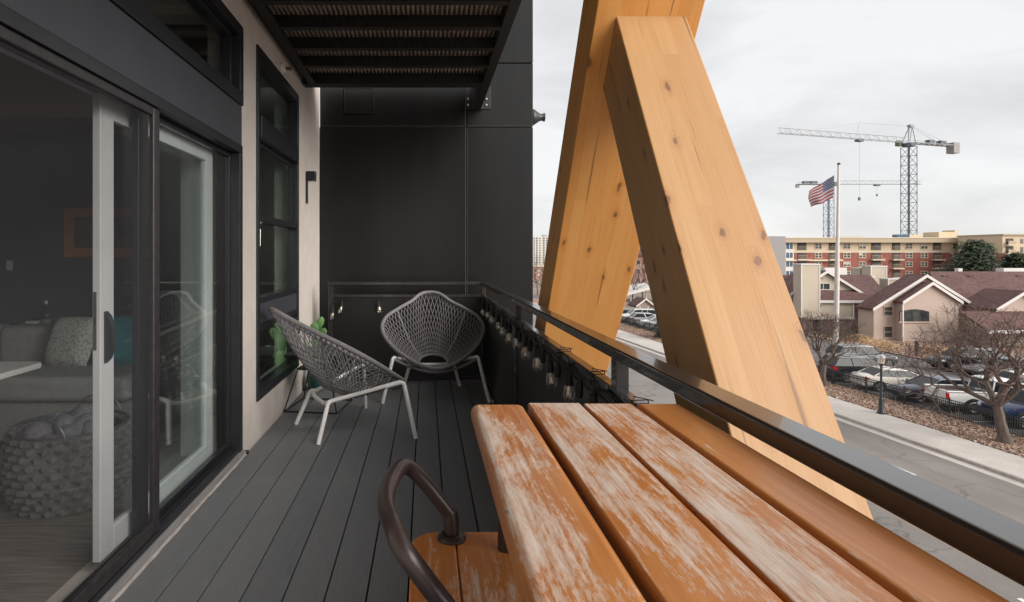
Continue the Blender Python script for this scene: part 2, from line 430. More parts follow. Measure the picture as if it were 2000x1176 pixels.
# ---- rooms behind the glass
room = thing('living_room', None, None, (-3.2, 2.5, .03)); room['kind'] = 'structure'
x0, x1 = -5.2, xb
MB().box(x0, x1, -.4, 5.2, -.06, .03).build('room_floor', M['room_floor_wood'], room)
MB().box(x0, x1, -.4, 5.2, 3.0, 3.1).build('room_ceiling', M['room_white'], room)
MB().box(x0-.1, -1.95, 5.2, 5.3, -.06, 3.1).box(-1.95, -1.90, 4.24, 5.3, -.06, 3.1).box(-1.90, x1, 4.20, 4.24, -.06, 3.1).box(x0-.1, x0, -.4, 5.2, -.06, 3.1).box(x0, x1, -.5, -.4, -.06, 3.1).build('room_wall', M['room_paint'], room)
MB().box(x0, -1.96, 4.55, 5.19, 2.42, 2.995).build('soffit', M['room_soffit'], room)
MB().box(x0+.01, -1.96, 5.17, 5.198, .03, .13).build('skirting', M['room_white'], room)
bed = thing('side_room', None, None, (-1.7, 6, .03)); bed['kind'] = 'structure'
MB().box(-1.895, xb, 4.25, 8.4, -.06, .02).build('room_floor', M['room_floor_wood'], bed)
MB().box(-1.895, xb, 4.25, 8.4, 3.0, 3.1).box(-1.98, -1.895, 5.31, 8.4, -.06, 3.1).box(-1.895, xb, 8.4, 8.5, -.06, 3.1).build('room_wall', M['room_white'], bed)
MB().box(-1.80, -1.76, 5.75, 5.83, .1, 2.99).box(-1.80, -1.76, 5.0, 5.06, .1, 2.99).build('closet_frame', M['frame_black'], bed)
# inside lamp seen glowing through the tall window
lamp = thing('pendant_lamp', 'small white lamp glowing inside behind the tall window', 'lamp', (-1.66, 5.62, 1.44))
g = G('lamp_glow'); g.set(Base_Color=(.8,.76,.68), Emission_Color=(1,.9,.75), Emission_Strength=1.6)
for k in range(3):
    MB().lathe([(.02,-.08),(.022,.08)], (-1.70+.05*k, 5.62, 1.52), 10).build('lamp_shade', M['lamp_glow'], lamp, smooth=True)
MB().tube([(-1.65,5.62,1.6),(-1.65,5.62,2.998)], .004, 6).box(-1.73,-1.57,5.60,5.64,1.605,1.62).build('lamp_rod', M['frame_black'], lamp)

# ---- sliding patio door
door = thing('patio_door', 'black framed sliding patio door standing open behind its insect screen', 'door', (XW, 2.66, DZ0))
xf = XW+.015
fr = MB()
fr.box(XW-.14, xf, DY0, DY1, 2.03, 2.084)                       # head
fr.box(XW-.14, xf, DY1-.058, DY1, DZ0, 2.03)                    # right jamb
fr.box(XW-.14, xf, DY0, DY0+.058, DZ0, 2.03)
fr.box(XW-.10, xf-.006, DY0+.058, DY1-.058, DZ0, .088)          # bottom track
fr.box(XW-.036, XW-.028, DY0+.058, DY1-.058, .088, .100)
fr.box(XW-.085, XW-.078, DY0+.058, DY1-.058, .088, .100)
fr.build('frame', M['frame_black'], door, bevel=.004)
MB().box(XW-.004, xf+.006, DY0-.05, DY1+.004, .034, .0575).box(xf+.006, xf+.012, DY0-.05, DY1+.004, .028, .046).build('sill', M['alu_grey'], door, bevel=.002)
# fixed panel, right half
fx = MB(); X = XW-.066
fx.box(X-.016, X+.016, 2.64, 2.73, .10, 2.03); fx.box(X-.016, X+.016, DY1-.075, DY1-.058, .10, 2.03)
fx.box(X-.016, X+.016, 2.73, DY1-.075, .089, .125); fx.box(X-.016, X+.016, 2.73, DY1-.075, 2.0, 2.03)
fixed = fx.build('fixed_panel', M['frame_black'], door, bevel=.003)
MB().box(X-.003, X+.003, 2.731, DY1-.076, .126, 1.999).build('glass', M['door_glass'], fixed)
# white sliding panel, slid open behind the fixed one
sl = MB(); X = XW-.124
sl.box(X-.017, X+.017, 2.43, 2.537, .086, 2.029); sl.box(X-.017, X+.017, 3.60, 3.71, .086, 2.029)
sl.box(X-.017, X+.017, 2.538, 3.599, .086, .190); sl.box(X-.017, X+.017, 2.538, 3.599, 1.935, 2.029)
slid = sl.build('sliding_panel', M['vinyl_white'], door, bevel=.004); slid['label'] = 'white vinyl sliding panel pushed open'
MB().box(X-.003, X+.003, 2.539, 3.598, .191, 1.934).build('glass', M['door_glass'], slid)
hp = []
for z, d in ((.905, .004), (.925, .022), (.965, .034), (1.06, .034), (1.10, .022), (1.122, .004)): hp.append((d, z))
poly = [(X+.018+d, z) for d, z in hp]+[(X+.0185, 1.122), (X+.0185, .905)]
poly = [(X+.018, .905)] + [(X+.018+d, z) for d, z in hp] + [(X+.018, 1.122)]
MB().prism(poly, 2.455, 2.482, 'y').build('handle', M['handle_dark'], slid, bevel=.004, recalc=True)
MB().box(X-.010, X+.002, 2.4265, 2.4298, .965, 1.205).build('latch_strip', M['brass_strip'], slid)
MB().box(X-.004, X-.001, 2.4240, 2.4264, 1.07, 1.10).build('latch', M['handle_dark'], slid)
# insect screen over the opening, left half
sc = MB(); X = XW-.006
sc.box(X-.012, X+.013, 2.665, 2.725, .09, 2.028); sc.box(X-.012, X+.013, DY0+.06, DY0+.12, .09, 2.028)
sc.box(X-.012, X+.013, DY0+.12, 2.665, 1.985, 2.028); sc.box(X-.012, X+.013, DY0+.12, 2.665, .09, .15)
scr = sc.build('screen_panel', M['frame_worn'], door, bevel=.009, seg=3)
MB().quad((X, DY0+.115, .145), (X, 2.67, .145), (X, 2.67, 1.99), (X, DY0+.115, 1.99)).build('mesh_screen', M['screen_mesh'], scr)
MB().box(XW+.004, XW+.012, DY0+.06, DY1-.06, 2.031, 2.05).build('screen_track', M['alu_grey'], door)
# panel above the door and transom window
MB().box(XW-.10, XW+.008, DY0, DY1, 2.086, 2.345).build('spandrel_panel', M['band_metal'], door, bevel=.002)
tr = MB(); 
tr.box(XW-.10, xf+.006, DY0, DY1, 2.348, 2.43).box(XW-.10, xf+.006, DY0, DY1, 2.80, DZ1).box(XW-.10, xf+.006, DY1-.075, DY1, 2.43, 2.80)
tr.box(XW-.10, XW-.03, DY0, DY1-.075, 2.43, 2.455).box(XW-.10, XW-.03, DY0, DY1-.075, 2.775, 2.80).box(XW-.10, XW-.03, DY1-.105, DY1-.075, 2.455, 2.775)
trf = tr.build('transom', M['frame_black'], door, bevel=.004)
MB().box(XW-.066, XW-.060, DY0, DY1-.106, 2.456, 2.774).build('glass', M['door_glass'], trf)

# ---- tall window by the chair
win = thing('tall_window', 'tall narrow black framed window of stacked panes beside the left lounge chair', 'window', (XW, 4.97, WZ0))
m = MB(); xo = XW+.016; xi = XW-.09
m.box(xi, xo, WY0, WY0+.055, WZ0, WZ1).box(xi, xo, WY1-.055, WY1, WZ0, WZ1)
a, b = WY0+.055, WY1-.055
m.box(xi, xo, a, b, WZ0, .357).box(xi, xo, a, b, 2.80, WZ1).box(xi, xo+.012, a, b, 2.225, 2.385)
m.box(xi, xo, a, b, 1.605, 1.655).box(xi, xo, a, b, 1.00, 1.042)
m.build('frame', M['frame_black'], win, bevel=.004)
MB().box(xi, XW+.004, a+.002, b-.002, .842, .998).build('spandrel_panel', M['band_metal'], win)
MB().box(xi, xo, a, b, .80, .840).build('rail', M['frame_black'], win, bevel=.004)
MB().box(XW-.05, XW-.028, a, a+.03, 1.656, 2.224).box(XW-.05, XW-.028, b-.03, b, 1.656, 2.224).box(XW-.05, XW-.028, a+.03, b-.03, 2.19, 2.224).build('sash', M['frame_black'], win)
for z0, z1 in ((.358, .799), (1.043, 1.604), (1.656, 2.19), (2.386, 2.799)):
    MB().box(XW-.043, XW-.037, a+.001, b-.001, z0, z1).build('pane', M['window_glass'], win)

# ---- wall fittings
sco = thing('wall_sconce', 'slim black wall lamp with a square head beside the tall window', 'wall lamp', (XW, 6.07, 1.9))
MB().box(XW+.001, XW+.016, 6.045, 6.10, 1.885, 2.215).build('back_plate', M['black_metal'], sco, bevel=.002)
MB().box(XW+.016, XW+.10, 6.035, 6.11, 2.115, 2.215).build('lamp_head', M['black_metal'], sco, bevel=.004)
MB().box(XW+.03, XW+.09, 6.045, 6.10, 2.108, 2.1145).build('lens', M['label_white'], sco)
spr = thing('sprinkler_head', 'small white cup with a sprinkler head high on the stucco wall', 'sprinkler', (XW, 5.0, 3.0))
mt = Matrix.Translation((XW+.001, 5.05, 2.955)) @ Matrix.Rotation(R(90), 4, 'Y')
MB().lathe([(.055,0),(.052,.012),(.035,.03),(.03,.034)], n=18).move(mt).build('cup', M['vinyl_white'], spr, smooth=True)
MB().lathe([(.014,.03),(.014,.07),(.024,.075),(.024,.08),(.008,.085)], n=10).move(mt).build('nozzle', mat('rusty_brass', (.3,.16,.1), .5, metal=.5), spr, smooth=True)

# ---- dark clad wall closing the far end
clad = thing('clad_wall', 'tall black metal panel wall closing the far end of the balcony', 'wall', (0, 7.5, GZ))
MB().box(-1.236, 1.232, 6.862, 12, GZ, 9.5).build('wall_core', M['cladding_joint'], clad)
xr = 1.243
P = [(-1.230, .463, -1.6, 2.834), (.476, xr, -1.6, 2.834), (-1.230, -.962, 2.848, 5.2), (-.956, .463, 2.848, 5.2), (.476, xr, 2.848, 3.574), (.476, xr, 3.588, 6.2), (-1.230, .463, 5.214, 9.4), (.476, xr, 6.214, 9.4), (-1.230, xr, GZ, -1.614)]
for a, b, c, d in P:
    MB().box(a, b, 6.84, 6.861, c, d).build('metal_panel', M['cladding'], clad, bevel=.004)
for c, d in ((-1.6, 2.834), (2.848, 3.574), (3.588, 6.2), (6.214, 9.4), (GZ, -1.614)):
    MB().box(1.2325, xr, 6.862, 9.4, c, d).build('metal_panel', M['cladding'], clad)
mat('joint_highlight', (.075,.075,.078), .35)  # lighter strips put in as bright edge highlights along the panel joints
jt = MB()
jt.box(.4560, .4625, 6.834, 6.8398, -1.5, 2.83).box(.4765, .4800, 6.835, 6.8398, -1.5, 2.83).box(.4560, .4625, 6.836, 6.8398, 2.852, 5.1)
jt.build('joint_highlight', M['joint_highlight'], clad)
for a, b in ((-1.229, .4555), (.4805, xr-.001)):
    MB().box(a, b, 6.836, 6.8398, 2.8485, 2.8525).build('joint_highlight', M['joint_highlight'], clad)
hx0, hx1, hz0, hz1 = wx(672, 6.84), wx(731, 6.84), wz(222, 6.84), wz(172, 6.84)
m = MB(); t = .012
m.box(hx0, hx1, 6.826, 6.8385, hz0, hz0+t).box(hx0, hx1, 6.826, 6.8385, hz1-t, hz1).box(hx0, hx0+t, 6.826, 6.8385, hz0+t, hz1-t).box(hx1-t, hx1, 6.826, 6.8385, hz0+t, hz1-t)
m.box(hx0+t, hx1-t, 6.832, 6.8385, hz0+t, hz1-t)
m.build('access_hatch', M['cladding'], clad, bevel=.002)
spot = thing('spotlight', 'dark bell shaped spotlight on the outer corner of the black wall', 'spotlight', (xr, 6.98, 2.98))
mt = Matrix.Translation((xr+.002, 6.98, 2.985)) @ Matrix.Rotation(R(90), 4, 'Y')
MB().lathe([(.088,0),(.096,.01),(.096,.028),(.082,.05),(.05,.095),(.042,.11),(.042,.145),(.05,.148),(.05,.162),(.03,.163)], n=20).move(mt).build('housing', mat('spot_grey', (.05,.055,.058), .45, metal=.4), spot, smooth=True)

# ---- balcony of the flat above
ub = thing('upper_balcony', 'black steel underside of the balcony above with joists and corrugated decking', 'balcony', (-.3, 2, 3.05))
m = MB().box(-1.222, -1.165, Y0, 5.86, 3.10, 3.30).box(-1.165, -1.095, Y0, 5.86, 3.05, 3.075).box(-1.168, -1.155, Y0, 5.86, 3.075, 3.30)
m.build('ledger', M['joist'], ub, bevel=.003)
MB().box(.560, .640, Y0, 6.80, 3.05, 3.33).build('edge_beam', M['joist'], ub, bevel=.004)
MB().box(.6405, .652, Y0, 6.42, 3.10, 3.36).build('edge_trim', M['edge_alu'], ub)
MB().box(-1.222, .559, 5.83, 5.97, 3.05, 3.30).box(-1.222,.559,5.80,5.828,3.14,3.165).build('end_beam', M['joist'], ub, bevel=.003)
y = 5.30
while y > Y0:
    MB().box(-1.154, .559, y, y+.055, 3.052, 3.148).box(-1.154, .559, y-.012, y, 3.052, 3.062).build('joist', M['joist'], ub, bevel=.002)
    y -= .452
m = MB(); n = 48; x = -1.154; wd = (.559+1.154)/n
for i in range(n):
    a = x+i*wd
    pts = [(a, 3.176), (a+wd*.35, 3.176), (a+wd*.5, 3.150), (a+wd*.85, 3.150), (a+wd, 3.176)]
    for p, q in zip(pts[:-1], pts[1:]):
        m.quad((p[0], Y0, p[1]), (p[0], 5.828, p[1]), (q[0], 5.828, q[1]), (q[0], Y0, q[1]))
m.build('corrugated_decking', M['corrugated'], ub)
MB().box(-1.222, .559, Y0, 6.40, 3.302, 3.36).build('upper_deck', M['joist'], ub)
MB().box(.46, .75, 6.826, 6.8385, 3.045, 3.31).box(.545,.655,6.80,6.826,3.04,3.335).build('bracket_plate', M['black_metal'], ub, bevel=.003)
for bx, bz in ((.49, 3.09), (.49, 3.16), (.70, 3.09), (.70, 3.16)):
    mt = Matrix.Translation((bx, 6.826, bz)) @ Matrix.Rotation(R(90), 4, 'X')
    MB().lathe([(.014,0),(.014,.01),(.008,.014)], n=6).move(mt).build('bolt', mat('bolt_steel', (.5,.5,.5), .35, metal=.9) if 'bolt_steel' not in M else M['bolt_steel'], ub)

# ---- railing
rail = thing('balcony_railing', 'black steel balcony railing with dark solid infill panels round the deck', 'railing', (.6, 2.2, 0))
mat('rail_paint', (.020,.019,.020), .24, (.030,.027,.026), 14, stretch=(1,.15,1), coat=.5, bump=.03, bscale=70, c3=(.034,.027,.024), s3=3, f3=.5)
MB().box(.589, .655, Y0, 6.30, 1.029, 1.067).build('top_rail', M['rail_paint'], rail, bevel=.008, seg=3)
MB().box(-1.05, .655, 6.301, 6.365, 1.029, 1.067).build('top_rail', M['rail_paint'], rail, bevel=.008, seg=3)
MB().box(.600, .640, Y0, 6.31, .898, .932).build('mid_rail', M['rail_paint'], rail, bevel=.004)
MB().box(-1.04, .640, 6.312, 6.352, .898, .932).build('mid_rail', M['rail_paint'], rail, bevel=.004)
MB().box(.602, .640, Y0, 6.31, .012, .05).build('bottom_rail', M['rail_paint'], rail, bevel=.004)
MB().box(-1.0, .640, 6.314, 6.350, .012, .05).build('bottom_rail', M['rail_paint'], rail, bevel=.004)
posts = [-.20, 1.857, 3.945, 6.308]
for y in posts:
    MB().box(.5995, .6405, y, y+.052, 0.0, 1.0285).build('post', M['rail_paint'], rail, bevel=.003)
MB().box(-1.045, -.995, 6.308, 6.36, 0, 1.0285).build('post', M['rail_paint'], rail, bevel=.003)
mat('infill', (.012,.012,.0125), .3, (.017,.016,.016), 1.5, bump=.05, bscale=9)
for a, b in ((-1.9, -.202), (-.146, 1.855), (1.911, 3.02), (3.028, 3.943), (3.999, 6.306)):
    MB().box(.616, .622, a, b, .051, .897).build('infill_panel', M['infill'], rail)
for a, b in ((-.993, -.17), (-.162, .598)):
    MB().box(a, b, 6.330, 6.336, .051, .897).build('infill_panel', M['infill'], rail)

# ---- the two big timber braces outside the railing (they lean in the plane of the facade)
def brace(name, label, p_face, ang, x0, x1, thick, up, dn, mt, cut=None, slot=None):
    """p_face: a point (Y, z) on the face turned to the camera; the beam runs along direction ang in the YZ plane"""
    dirv = Vector((0, math.cos(ang), math.sin(ang)))
    nrm = Vector((0, -math.sin(ang), math.cos(ang)))        # face normal candidates
    if nrm.y > 0: nrm = -nrm
    root = thing(name, label, 'timber beam')
    w = (x1-x0)/2; cx = (x0+x1)/2
    m = MB()
    e0, e1 = up if isinstance(up, tuple) else (up, up)      # top cut differs on the two faces
    vs = []
    for (xx, dd) in ((-w, 0), (w, 0), (w, -thick), (-w, -thick)):
        vs.append((xx, dd, -dn))
    for (xx, dd, L) in ((-w, 0, e0), (w, 0, e0), (w, -thick, e1), (-w, -thick, e1)):
        vs.append((xx, dd, L))
    m.add(vs, [(0,1,2,3), (7,6,5,4), (0,4,5,1), (1,5,6,2), (2,6,7,3), (3,7,4,0)])
    o = m.build('timber', mt, root, bevel=.006, local=True, recalc=True)
    # local X -> world X, local Y -> face normal, local Z -> along the beam
    mw = Matrix(((1,0,0,cx), (0, nrm.y, dirv.y, p_face[0]), (0, nrm.z, dirv.z, p_face[1]), (0,0,0,1)))
    if mw.to_3x3().determinant() < 0:
        mw = Matrix(((-1,0,0,cx), (0, nrm.y, dirv.y, p_face[0]), (0, nrm.z, dirv.z, p_face[1]), (0,0,0,1)))
    root.matrix_world = mw
    return root, o
# front brace: rises away from the camera, butts against the rear one
a1 = math.atan2(1.528-.88, 1.998-1.590)
b1, o1 = brace('timber_brace', 'front square timber brace with pale knotty face leaning behind the table', (1.998, 1.528), a1, .82, 1.123, .298, ((2.40-1.528)/math.sin(a1), (2.40-1.528)/math.sin(a1)-.015), 8.6, M['glulam_pale'])
# rear brace: rises towards the camera
a2 = math.atan2(2.451-.852, 2.524-3.695)
b2, o2 = brace('timber_brace', 'rear wide orange timber brace crossing behind the front brace', (3.297, 1.351), a2, .731, 1.188, .255, 3.4, 9.5, M['glulam_bounce_lit'])
sl = MB().box(-.004, .004, -.02, .002, 1.42, 3.38).build('plate_slot', M['rubber'], b2, local=True)
# ================================================================== THINGS ON THE BALCONY
def rpath(pts, r=.05, n=5):
    """polyline with rounded corners"""
    pts = [Vector(p) for p in pts]; out = [pts[0]]
    for i in range(1, len(pts)-1):
        p, a, b = pts[i], pts[i-1], pts[i+1]
        da = (a-p); db = (b-p); rr = min(r, da.length*.48, db.length*.48)
        A = p+da.normalized()*rr; B = p+db.normalized()*rr
        for k in range(n+1):
            t = k/n; out.append(A*(1-t)**2+p*2*t*(1-t)+B*t*t)
    out.append(pts[-1]); return out

def smooth_closed(pts, n):
    """Catmull-Rom through closed points, n samples by even arc length"""
    k = len(pts); pts = [Vector(p) for p in pts]; dense = []
    for i in range(k):
        p0, p1, p2, p3 = pts[i-1], pts[i], pts[(i+1) % k], pts[(i+2) % k]
        for j in range(16):
            t = j/16
            dense.append(.5*((2*p1)+(p2-p0)*t+(2*p0-5*p1+4*p2-p3)*t*t+(3*p1-p0-3*p2+p3)*t**3))
    L = [0]
    for i in range(len(dense)): L.append(L[-1]+(dense[(i+1) % len(dense)]-dense[i]).length)
    out = []; j = 0
    for i in range(n):
        d = L[-1]*i/n
        while L[j+1] < d: j += 1
        f = (d-L[j])/max(1e-9, L[j+1]-L[j])
        out.append(dense[j].lerp(dense[(j+1) % len(dense)], f))
    return out

def make_lounge(label):
    root = thing('lounge_chair', label, 'lounge chair', group='woven lounge chairs on the deck')
    prof = [(0, 0), (.03, .12), (.10, .235), (.213, .36), (.34, .455), (.493, .505), (.64, .462), (.767, .335), (.87, .205), (.945, .135), (.985, .08), (1.0, 0)]
    def rp(v, s):
        return (.445-1.045*v, s, .335+.62*v-.030*math.sin(math.pi*v)+.03*(abs(s)/.5)**2)
    left = [rp(v, s) for v, s in prof]; right = [rp(v, -s) for v, s in prof[1:-1]][::-1]
    NS = 192
    rim = smooth_closed(left+right, NS)
    ring = []
    for i in range(NS):
        # angle follows the direction of the rim point so strands run radially
        q = rim[i]-Vector((-.06, 0, 0)); th = math.atan2(q.y, q.x)
        u = 2*math.pi*i/NS
        thu = u if u <= math.pi else u-2*math.pi
        th = th*.5+thu*.5 if abs(th-thu) < 2.5 else th
        ring.append(Vector((-.07+.135*math.cos(th), .142*math.sin(th), .300-.05*math.cos(th))))
    def surf(u, v):
        u = (u % 1.0)*NS; i = int(u) % NS; f = u-int(u); j = (i+1) % NS
        a = ring[i].lerp(ring[j], f); b = rim[i].lerp(rim[j], f)
        p = a.lerp(b, v); p.z -= .055*math.sin(math.pi*v)*(1 if b.x < .2 else .35)
        return p
    m = MB(); NST = 70
    for sgn in (1, -1):
        for k in range(NST):
            pts = [surf((k+.25*sgn)/NST+sgn*.085*(v/12), v/12) for v in range(13)]
            off = .0028*sgn
            pts = [p+Vector((0, 0, off)) for p in pts]
            m.tube(pts, .0036, 4, cap=False)
    o = m.build('woven_seat', M['rope_grey'], root, smooth=True, local=True); o['kind'] = 'stuff'
    MB().tube(rim[::2], .0185, 10, closed=True).build('rim', M['rim_grey'], root, smooth=True, local=True)
    MB().tube(ring[::6], .013, 8, closed=True).build('hole_ring', M['rim_grey'], root, smooth=True, local=True)
    for u in (.145, .355, .645, .855):
        MB().tube([surf(u, v/8)+Vector((0, 0, -.008)) for v in range(9)], .0085, 8).build('rib', M['rope_grey'], root, smooth=True, local=True)
    r = .0165
    for s in (1, -1):
        MB().tube(rpath([(-.335, .29*s, 0), (-.235, .215*s, .275), (-.20, .19*s, .275), (.27, .385*s, .405)], .09, 6), r, 10).build('rear_leg', M['leg_white'], root, smooth=True, local=True)
        MB().tube(rpath([(.16, .345*s, .372), (.29, .395*s, .408), (.345, .49*s, 0)], .035, 5), r, 10).build('front_leg', M['leg_white'], root, smooth=True, local=True)
    MB().tube(rpath([(-.225, .205, .268), (-.235, .12, .245), (-.235, -.12, .245), (-.225, -.205, .268)], .08), r*.9, 8).build('crossbar', M['leg_white'], root, smooth=True, local=True)
    MB().tube([(.285+.07*math.cos(q*math.pi/2), .395*q, .395-.115*math.cos(q*math.pi/2)) for q in [i/6-1 for i in range(13)]], r*.75, 8).build('crossbar', M['rim_grey'], root, smooth=True, local=True)
    return root
ch = make_lounge('grey woven lounge chair in the corner turned to face the table')
ch.location = (.075, 5.74, 0); ch.rotation_euler = (0, 0, R(-87))
c2 = copy_tree(ch); c2['label'] = 'grey woven lounge chair seen sideways beside the tall window'
c2.location = (-.61, 4.62, 0); c2.rotation_euler = (0, 0, R(28))

# ---- wire side table
st = thing('side_table', 'black wire side table with a square top behind the sideways lounge chair', 'side table', (-.955, 5.27, 0), R(-9))
m = MB(); a, b, r = .235, .145, .0065
def sq(h, z): return [(h, h, z), (-h, h, z), (-h, -h, z), (h, -h, z)]
for h, z in ((a, .008), (b, .355), (a-.006, .478)):
    q = sq(h, z)
    m = MB(); m.tube(q, r, 6, closed=True); m.build('frame_ring', M['wire_black'], st, smooth=True, local=True)
for i in range(4):
    MB().tube([sq(a, .008)[i], sq(b, .355)[i], sq(a-.006, .478)[i]], r, 6).build('leg', M['wire_black'], st, smooth=True, local=True)
MB().box(-a, a, -a, a, .485, .497).build('table_top', mat('table_slate', (.03,.03,.031), .5, (.04,.04,.04), 20), st, bevel=.002, local=True)
MB().box(-b, b, -b, b, .362, .370).build('shelf', M['wire_black'], st, local=True)

# ---- cactus
ca = thing('cactus', 'green prickly pear cactus in a dark teal pot by the wall corner', 'cactus', (-1.10, 5.90, 0))
MB().lathe([(.062,.0),(.078,.02),(.094,.10),(.088,.17),(.078,.2),(.072,.2),(.075,.175)], n=20, cap=False).lathe([(.001,.002),(.062,.002)], n=20, cap=False).build('pot', M['pot_teal'], ca, smooth=True, local=True)
MB().lathe([(.001,.178),(.077,.178)], n=16, cap=False).build('soil', M['soil'], ca, local=True)
def pad(c, h, wd, t, tilt, yaw):
    m = MB(); sp = MB(); n = 10
    secs = []
    for i in range(9):
        q = -1+2*i/8; rr = math.sqrt(max(0, 1-q*q)); rr = max(rr, .05)*(1+.18*q)
        secs.append([(wd*rr*math.cos(2*math.pi*j/n), t*rr*math.sin(2*math.pi*j/n), h*(q+1)) for j in range(n)])
    m.loft(secs)
    for i in range(1, 8):
        q = -1+2*i/8; rr = math.sqrt(1-q*q)*(1+.18*q)
        for j in (-.7, -.2, .3, .75):
            for sg in (-1, 1):
                x = wd*rr*j; y = sg*t*rr*math.sqrt(1-j*j)
                sp.add([(x-.002, y, h*(q+1)), (x+.002, y, h*(q+1)), (x, y, h*(q+1)+.004), (x+.002, y+sg*.012, h*(q+1)+.004)], [(0,1,3),(1,2,3),(2,0,3)])
    mt = Matrix.Translation(c) @ Matrix.Rotation(R(yaw), 4, 'Z') @ Matrix.Rotation(R(tilt), 4, 'Y')
    o = m.move(mt).build('pad', M['cactus_green'], ca, smooth=True, local=True)
    s = sp.move(mt).build('spines', M['cactus_spine'], o, local=True); s['kind'] = 'stuff'
    return o
pad((0,0,.17), .12, .055, .022, 2, 10); pad((.005,0,.38), .105, .05, .02, -3, -12); pad((0.0,-.005,.535), .075, .045, .018, -8, 6)
pad((.012,.0,.60), .072, .037, .016, 20, 14); pad((.025,.0,.49), .075, .043, .017, 26, -10); pad((-.03,.01,.34), .09, .045, .018, -40, 20); pad((.04,.01,.33), .08, .04, .018, 45, 0)

# ---- string lights on the middle rail
sl = thing('string_lights', 'black string of clear bulbs tied along the middle rail of the railing', 'string lights', (.57, 4, .9))
ys = [2.02, 2.40, 2.73, 3.06, 3.42, 3.78, 4.02, 4.40, 4.75, 5.15, 5.55, 5.9]
pts = []
for i in range(110):
    y = .9+5.36*i/109
    pts.append((.590+.006*math.sin(i*.7)-.01*abs(math.sin(i*.31)), y, .905-.018*math.sin(i*.83)-.012*math.sin(i*.37)+random.uniform(-.004,.004)))
MB().tube(pts, .0042, 6).build('wire', M['rubber'], sl, smooth=True)
pts = [(.586+.008*math.cos(i*.9), .9+5.36*i/60, .893-.022*abs(math.sin(i*.55))) for i in range(61)]
MB().tube(pts, .004, 6).build('wire', M['rubber'], sl, smooth=True)
pts = [(.585-(1.56*i/50), 6.296-.004*math.sin(i), .893-.016*abs(math.sin(i*.27))) for i in range(51)]+[(-1.0, 6.29, .82), (-1.005, 6.28, .74), (-.99, 6.285, .70)]
MB().tube(pts, .0038, 6).build('wire', M['rubber'], sl, smooth=True)
for y in (1.28, 1.70, 2.12, 2.62, 3.2, 3.9, 4.6, 5.3):
    MB().tube([(.594, y, .89), (.594, y+.004, .937), (.646, y+.012, .937), (.647, y+.01, .89)], .0028, 5).tube([(.594,y,.925),(.60,y,.95),(.645,y-.03,.945)], .0018, 4).build('cable_tie', M['rubber'], sl)
def bulb(x, y, z, tx=0, ty=0):
    mt = Matrix.Translation((x, y, z)) @ Matrix.Rotation(tx, 4, 'X') @ Matrix.Rotation(ty, 4, 'Y')
    s = MB().tube([(0,0,.03),(0,0,-.005)], .0035, 5).lathe([(.006,-.0),(.013,-.006),(.014,-.02),(.0155,-.045),(.018,-.062)], n=12).move(mt).build('socket', M['rubber'], sl, smooth=True)
    MB().lathe([(.012,-.058),(.017,-.07),(.0235,-.09),(.0255,-.105),(.023,-.122),(.015,-.135),(.004,-.141)], n=14, cap=False).move(mt).build('bulb', M['bulb_glass'], s, smooth=True)
    f = MB()
    for k in range(4):
        q = k*math.pi/2
        f.tube([(.004*math.cos(q), .004*math.sin(q), -.062), (.011*math.cos(q), .011*math.sin(q), -.118), (.011*math.cos(q+1.2), .011*math.sin(q+1.2), -.072)], .0011, 4)
    f.lathe([(.006,-.06),(.004,-.085),(.001,-.088)], n=8).move(mt).build('filament', M['filament'], s)
for y in ys: bulb(.578+random.uniform(-.006,.006), y, .885+random.uniform(-.012,.004), random.uniform(-.12,.12), random.uniform(-.1,.1))
for y in (2.2, 2.56, 2.9, 3.25, 3.6, 4.2, 5.0):      # empty sockets and plug ends in the loose wire
    MB().lathe([(.008,.02),(.014,.0),(.014,-.03),(.011,-.045)], (.574, y, .87), 8).build('plug', M['rubber'], sl, smooth=True)
bulb(-.895, 6.30, .865, 0, .18); bulb(-.515, 6.30, .865, 0, -.16); bulb(-1.02+.03, 6.285, .80, .05, .12)

# ---- bar height table
TZ = H-.335
tb = thing('bar_table', 'bar height table with four worn varnished wooden planks along the railing', 'table', (.342, .72, 0))
tx = [(.100, .2205), (.2290, .3460), (.3545, .4630), (.4715, .571)]
ty0, ty1 = .02, 1.328
for i, (a, b) in enumerate(tx):
    o = MB().box(-(b-a)/2, (b-a)/2, ty0-.72, ty1-.72, -.042, 0).build('plank', M['plank_wood_%d' % i], tb, bevel=(.017, .004, .004, .010)[i], seg=4, local=True)
    o.location = ((a+b)/2-.342, 0, TZ+(.0, .0008, -.0006, .0)[i])
    me = o.data
MB().box(.15, .535, .14, .20, TZ-.075, TZ-.043).box(.15, .535, 1.15, 1.21, TZ-.075, TZ-.043).box(.15,.18,.2,1.15,TZ-.075,TZ-.043).build('apron', M['tube_bronze'], tb, bevel=.003)
for lx in (.165, .525):
    for ly in (.17, 1.20):
        MB().tube([(lx, ly, TZ-.043), (lx, ly, 0)], .019, 12).build('leg', M['tube_bronze'], tb, smooth=True)
MB().tube([(.165,1.2,.25),(.525,1.2,.25)], .012, 8).tube([(.165,.17,.25),(.525,.17,.25)], .012, 8).tube([(.345,.17,.25),(.345,1.2,.25)], .012, 8).build('stretcher', M['tube_bronze'], tb, smooth=True)
m = MB()
for x, y in ((.135, .40), (.20, .41), (.30,.415), (.42, .42)):
    m.lathe([(.0045,0),(.0045,.0006),(.001,.0009)], (x, y, TZ), 10)
m.build('screw_heads', M['rusty_brass'], tb)

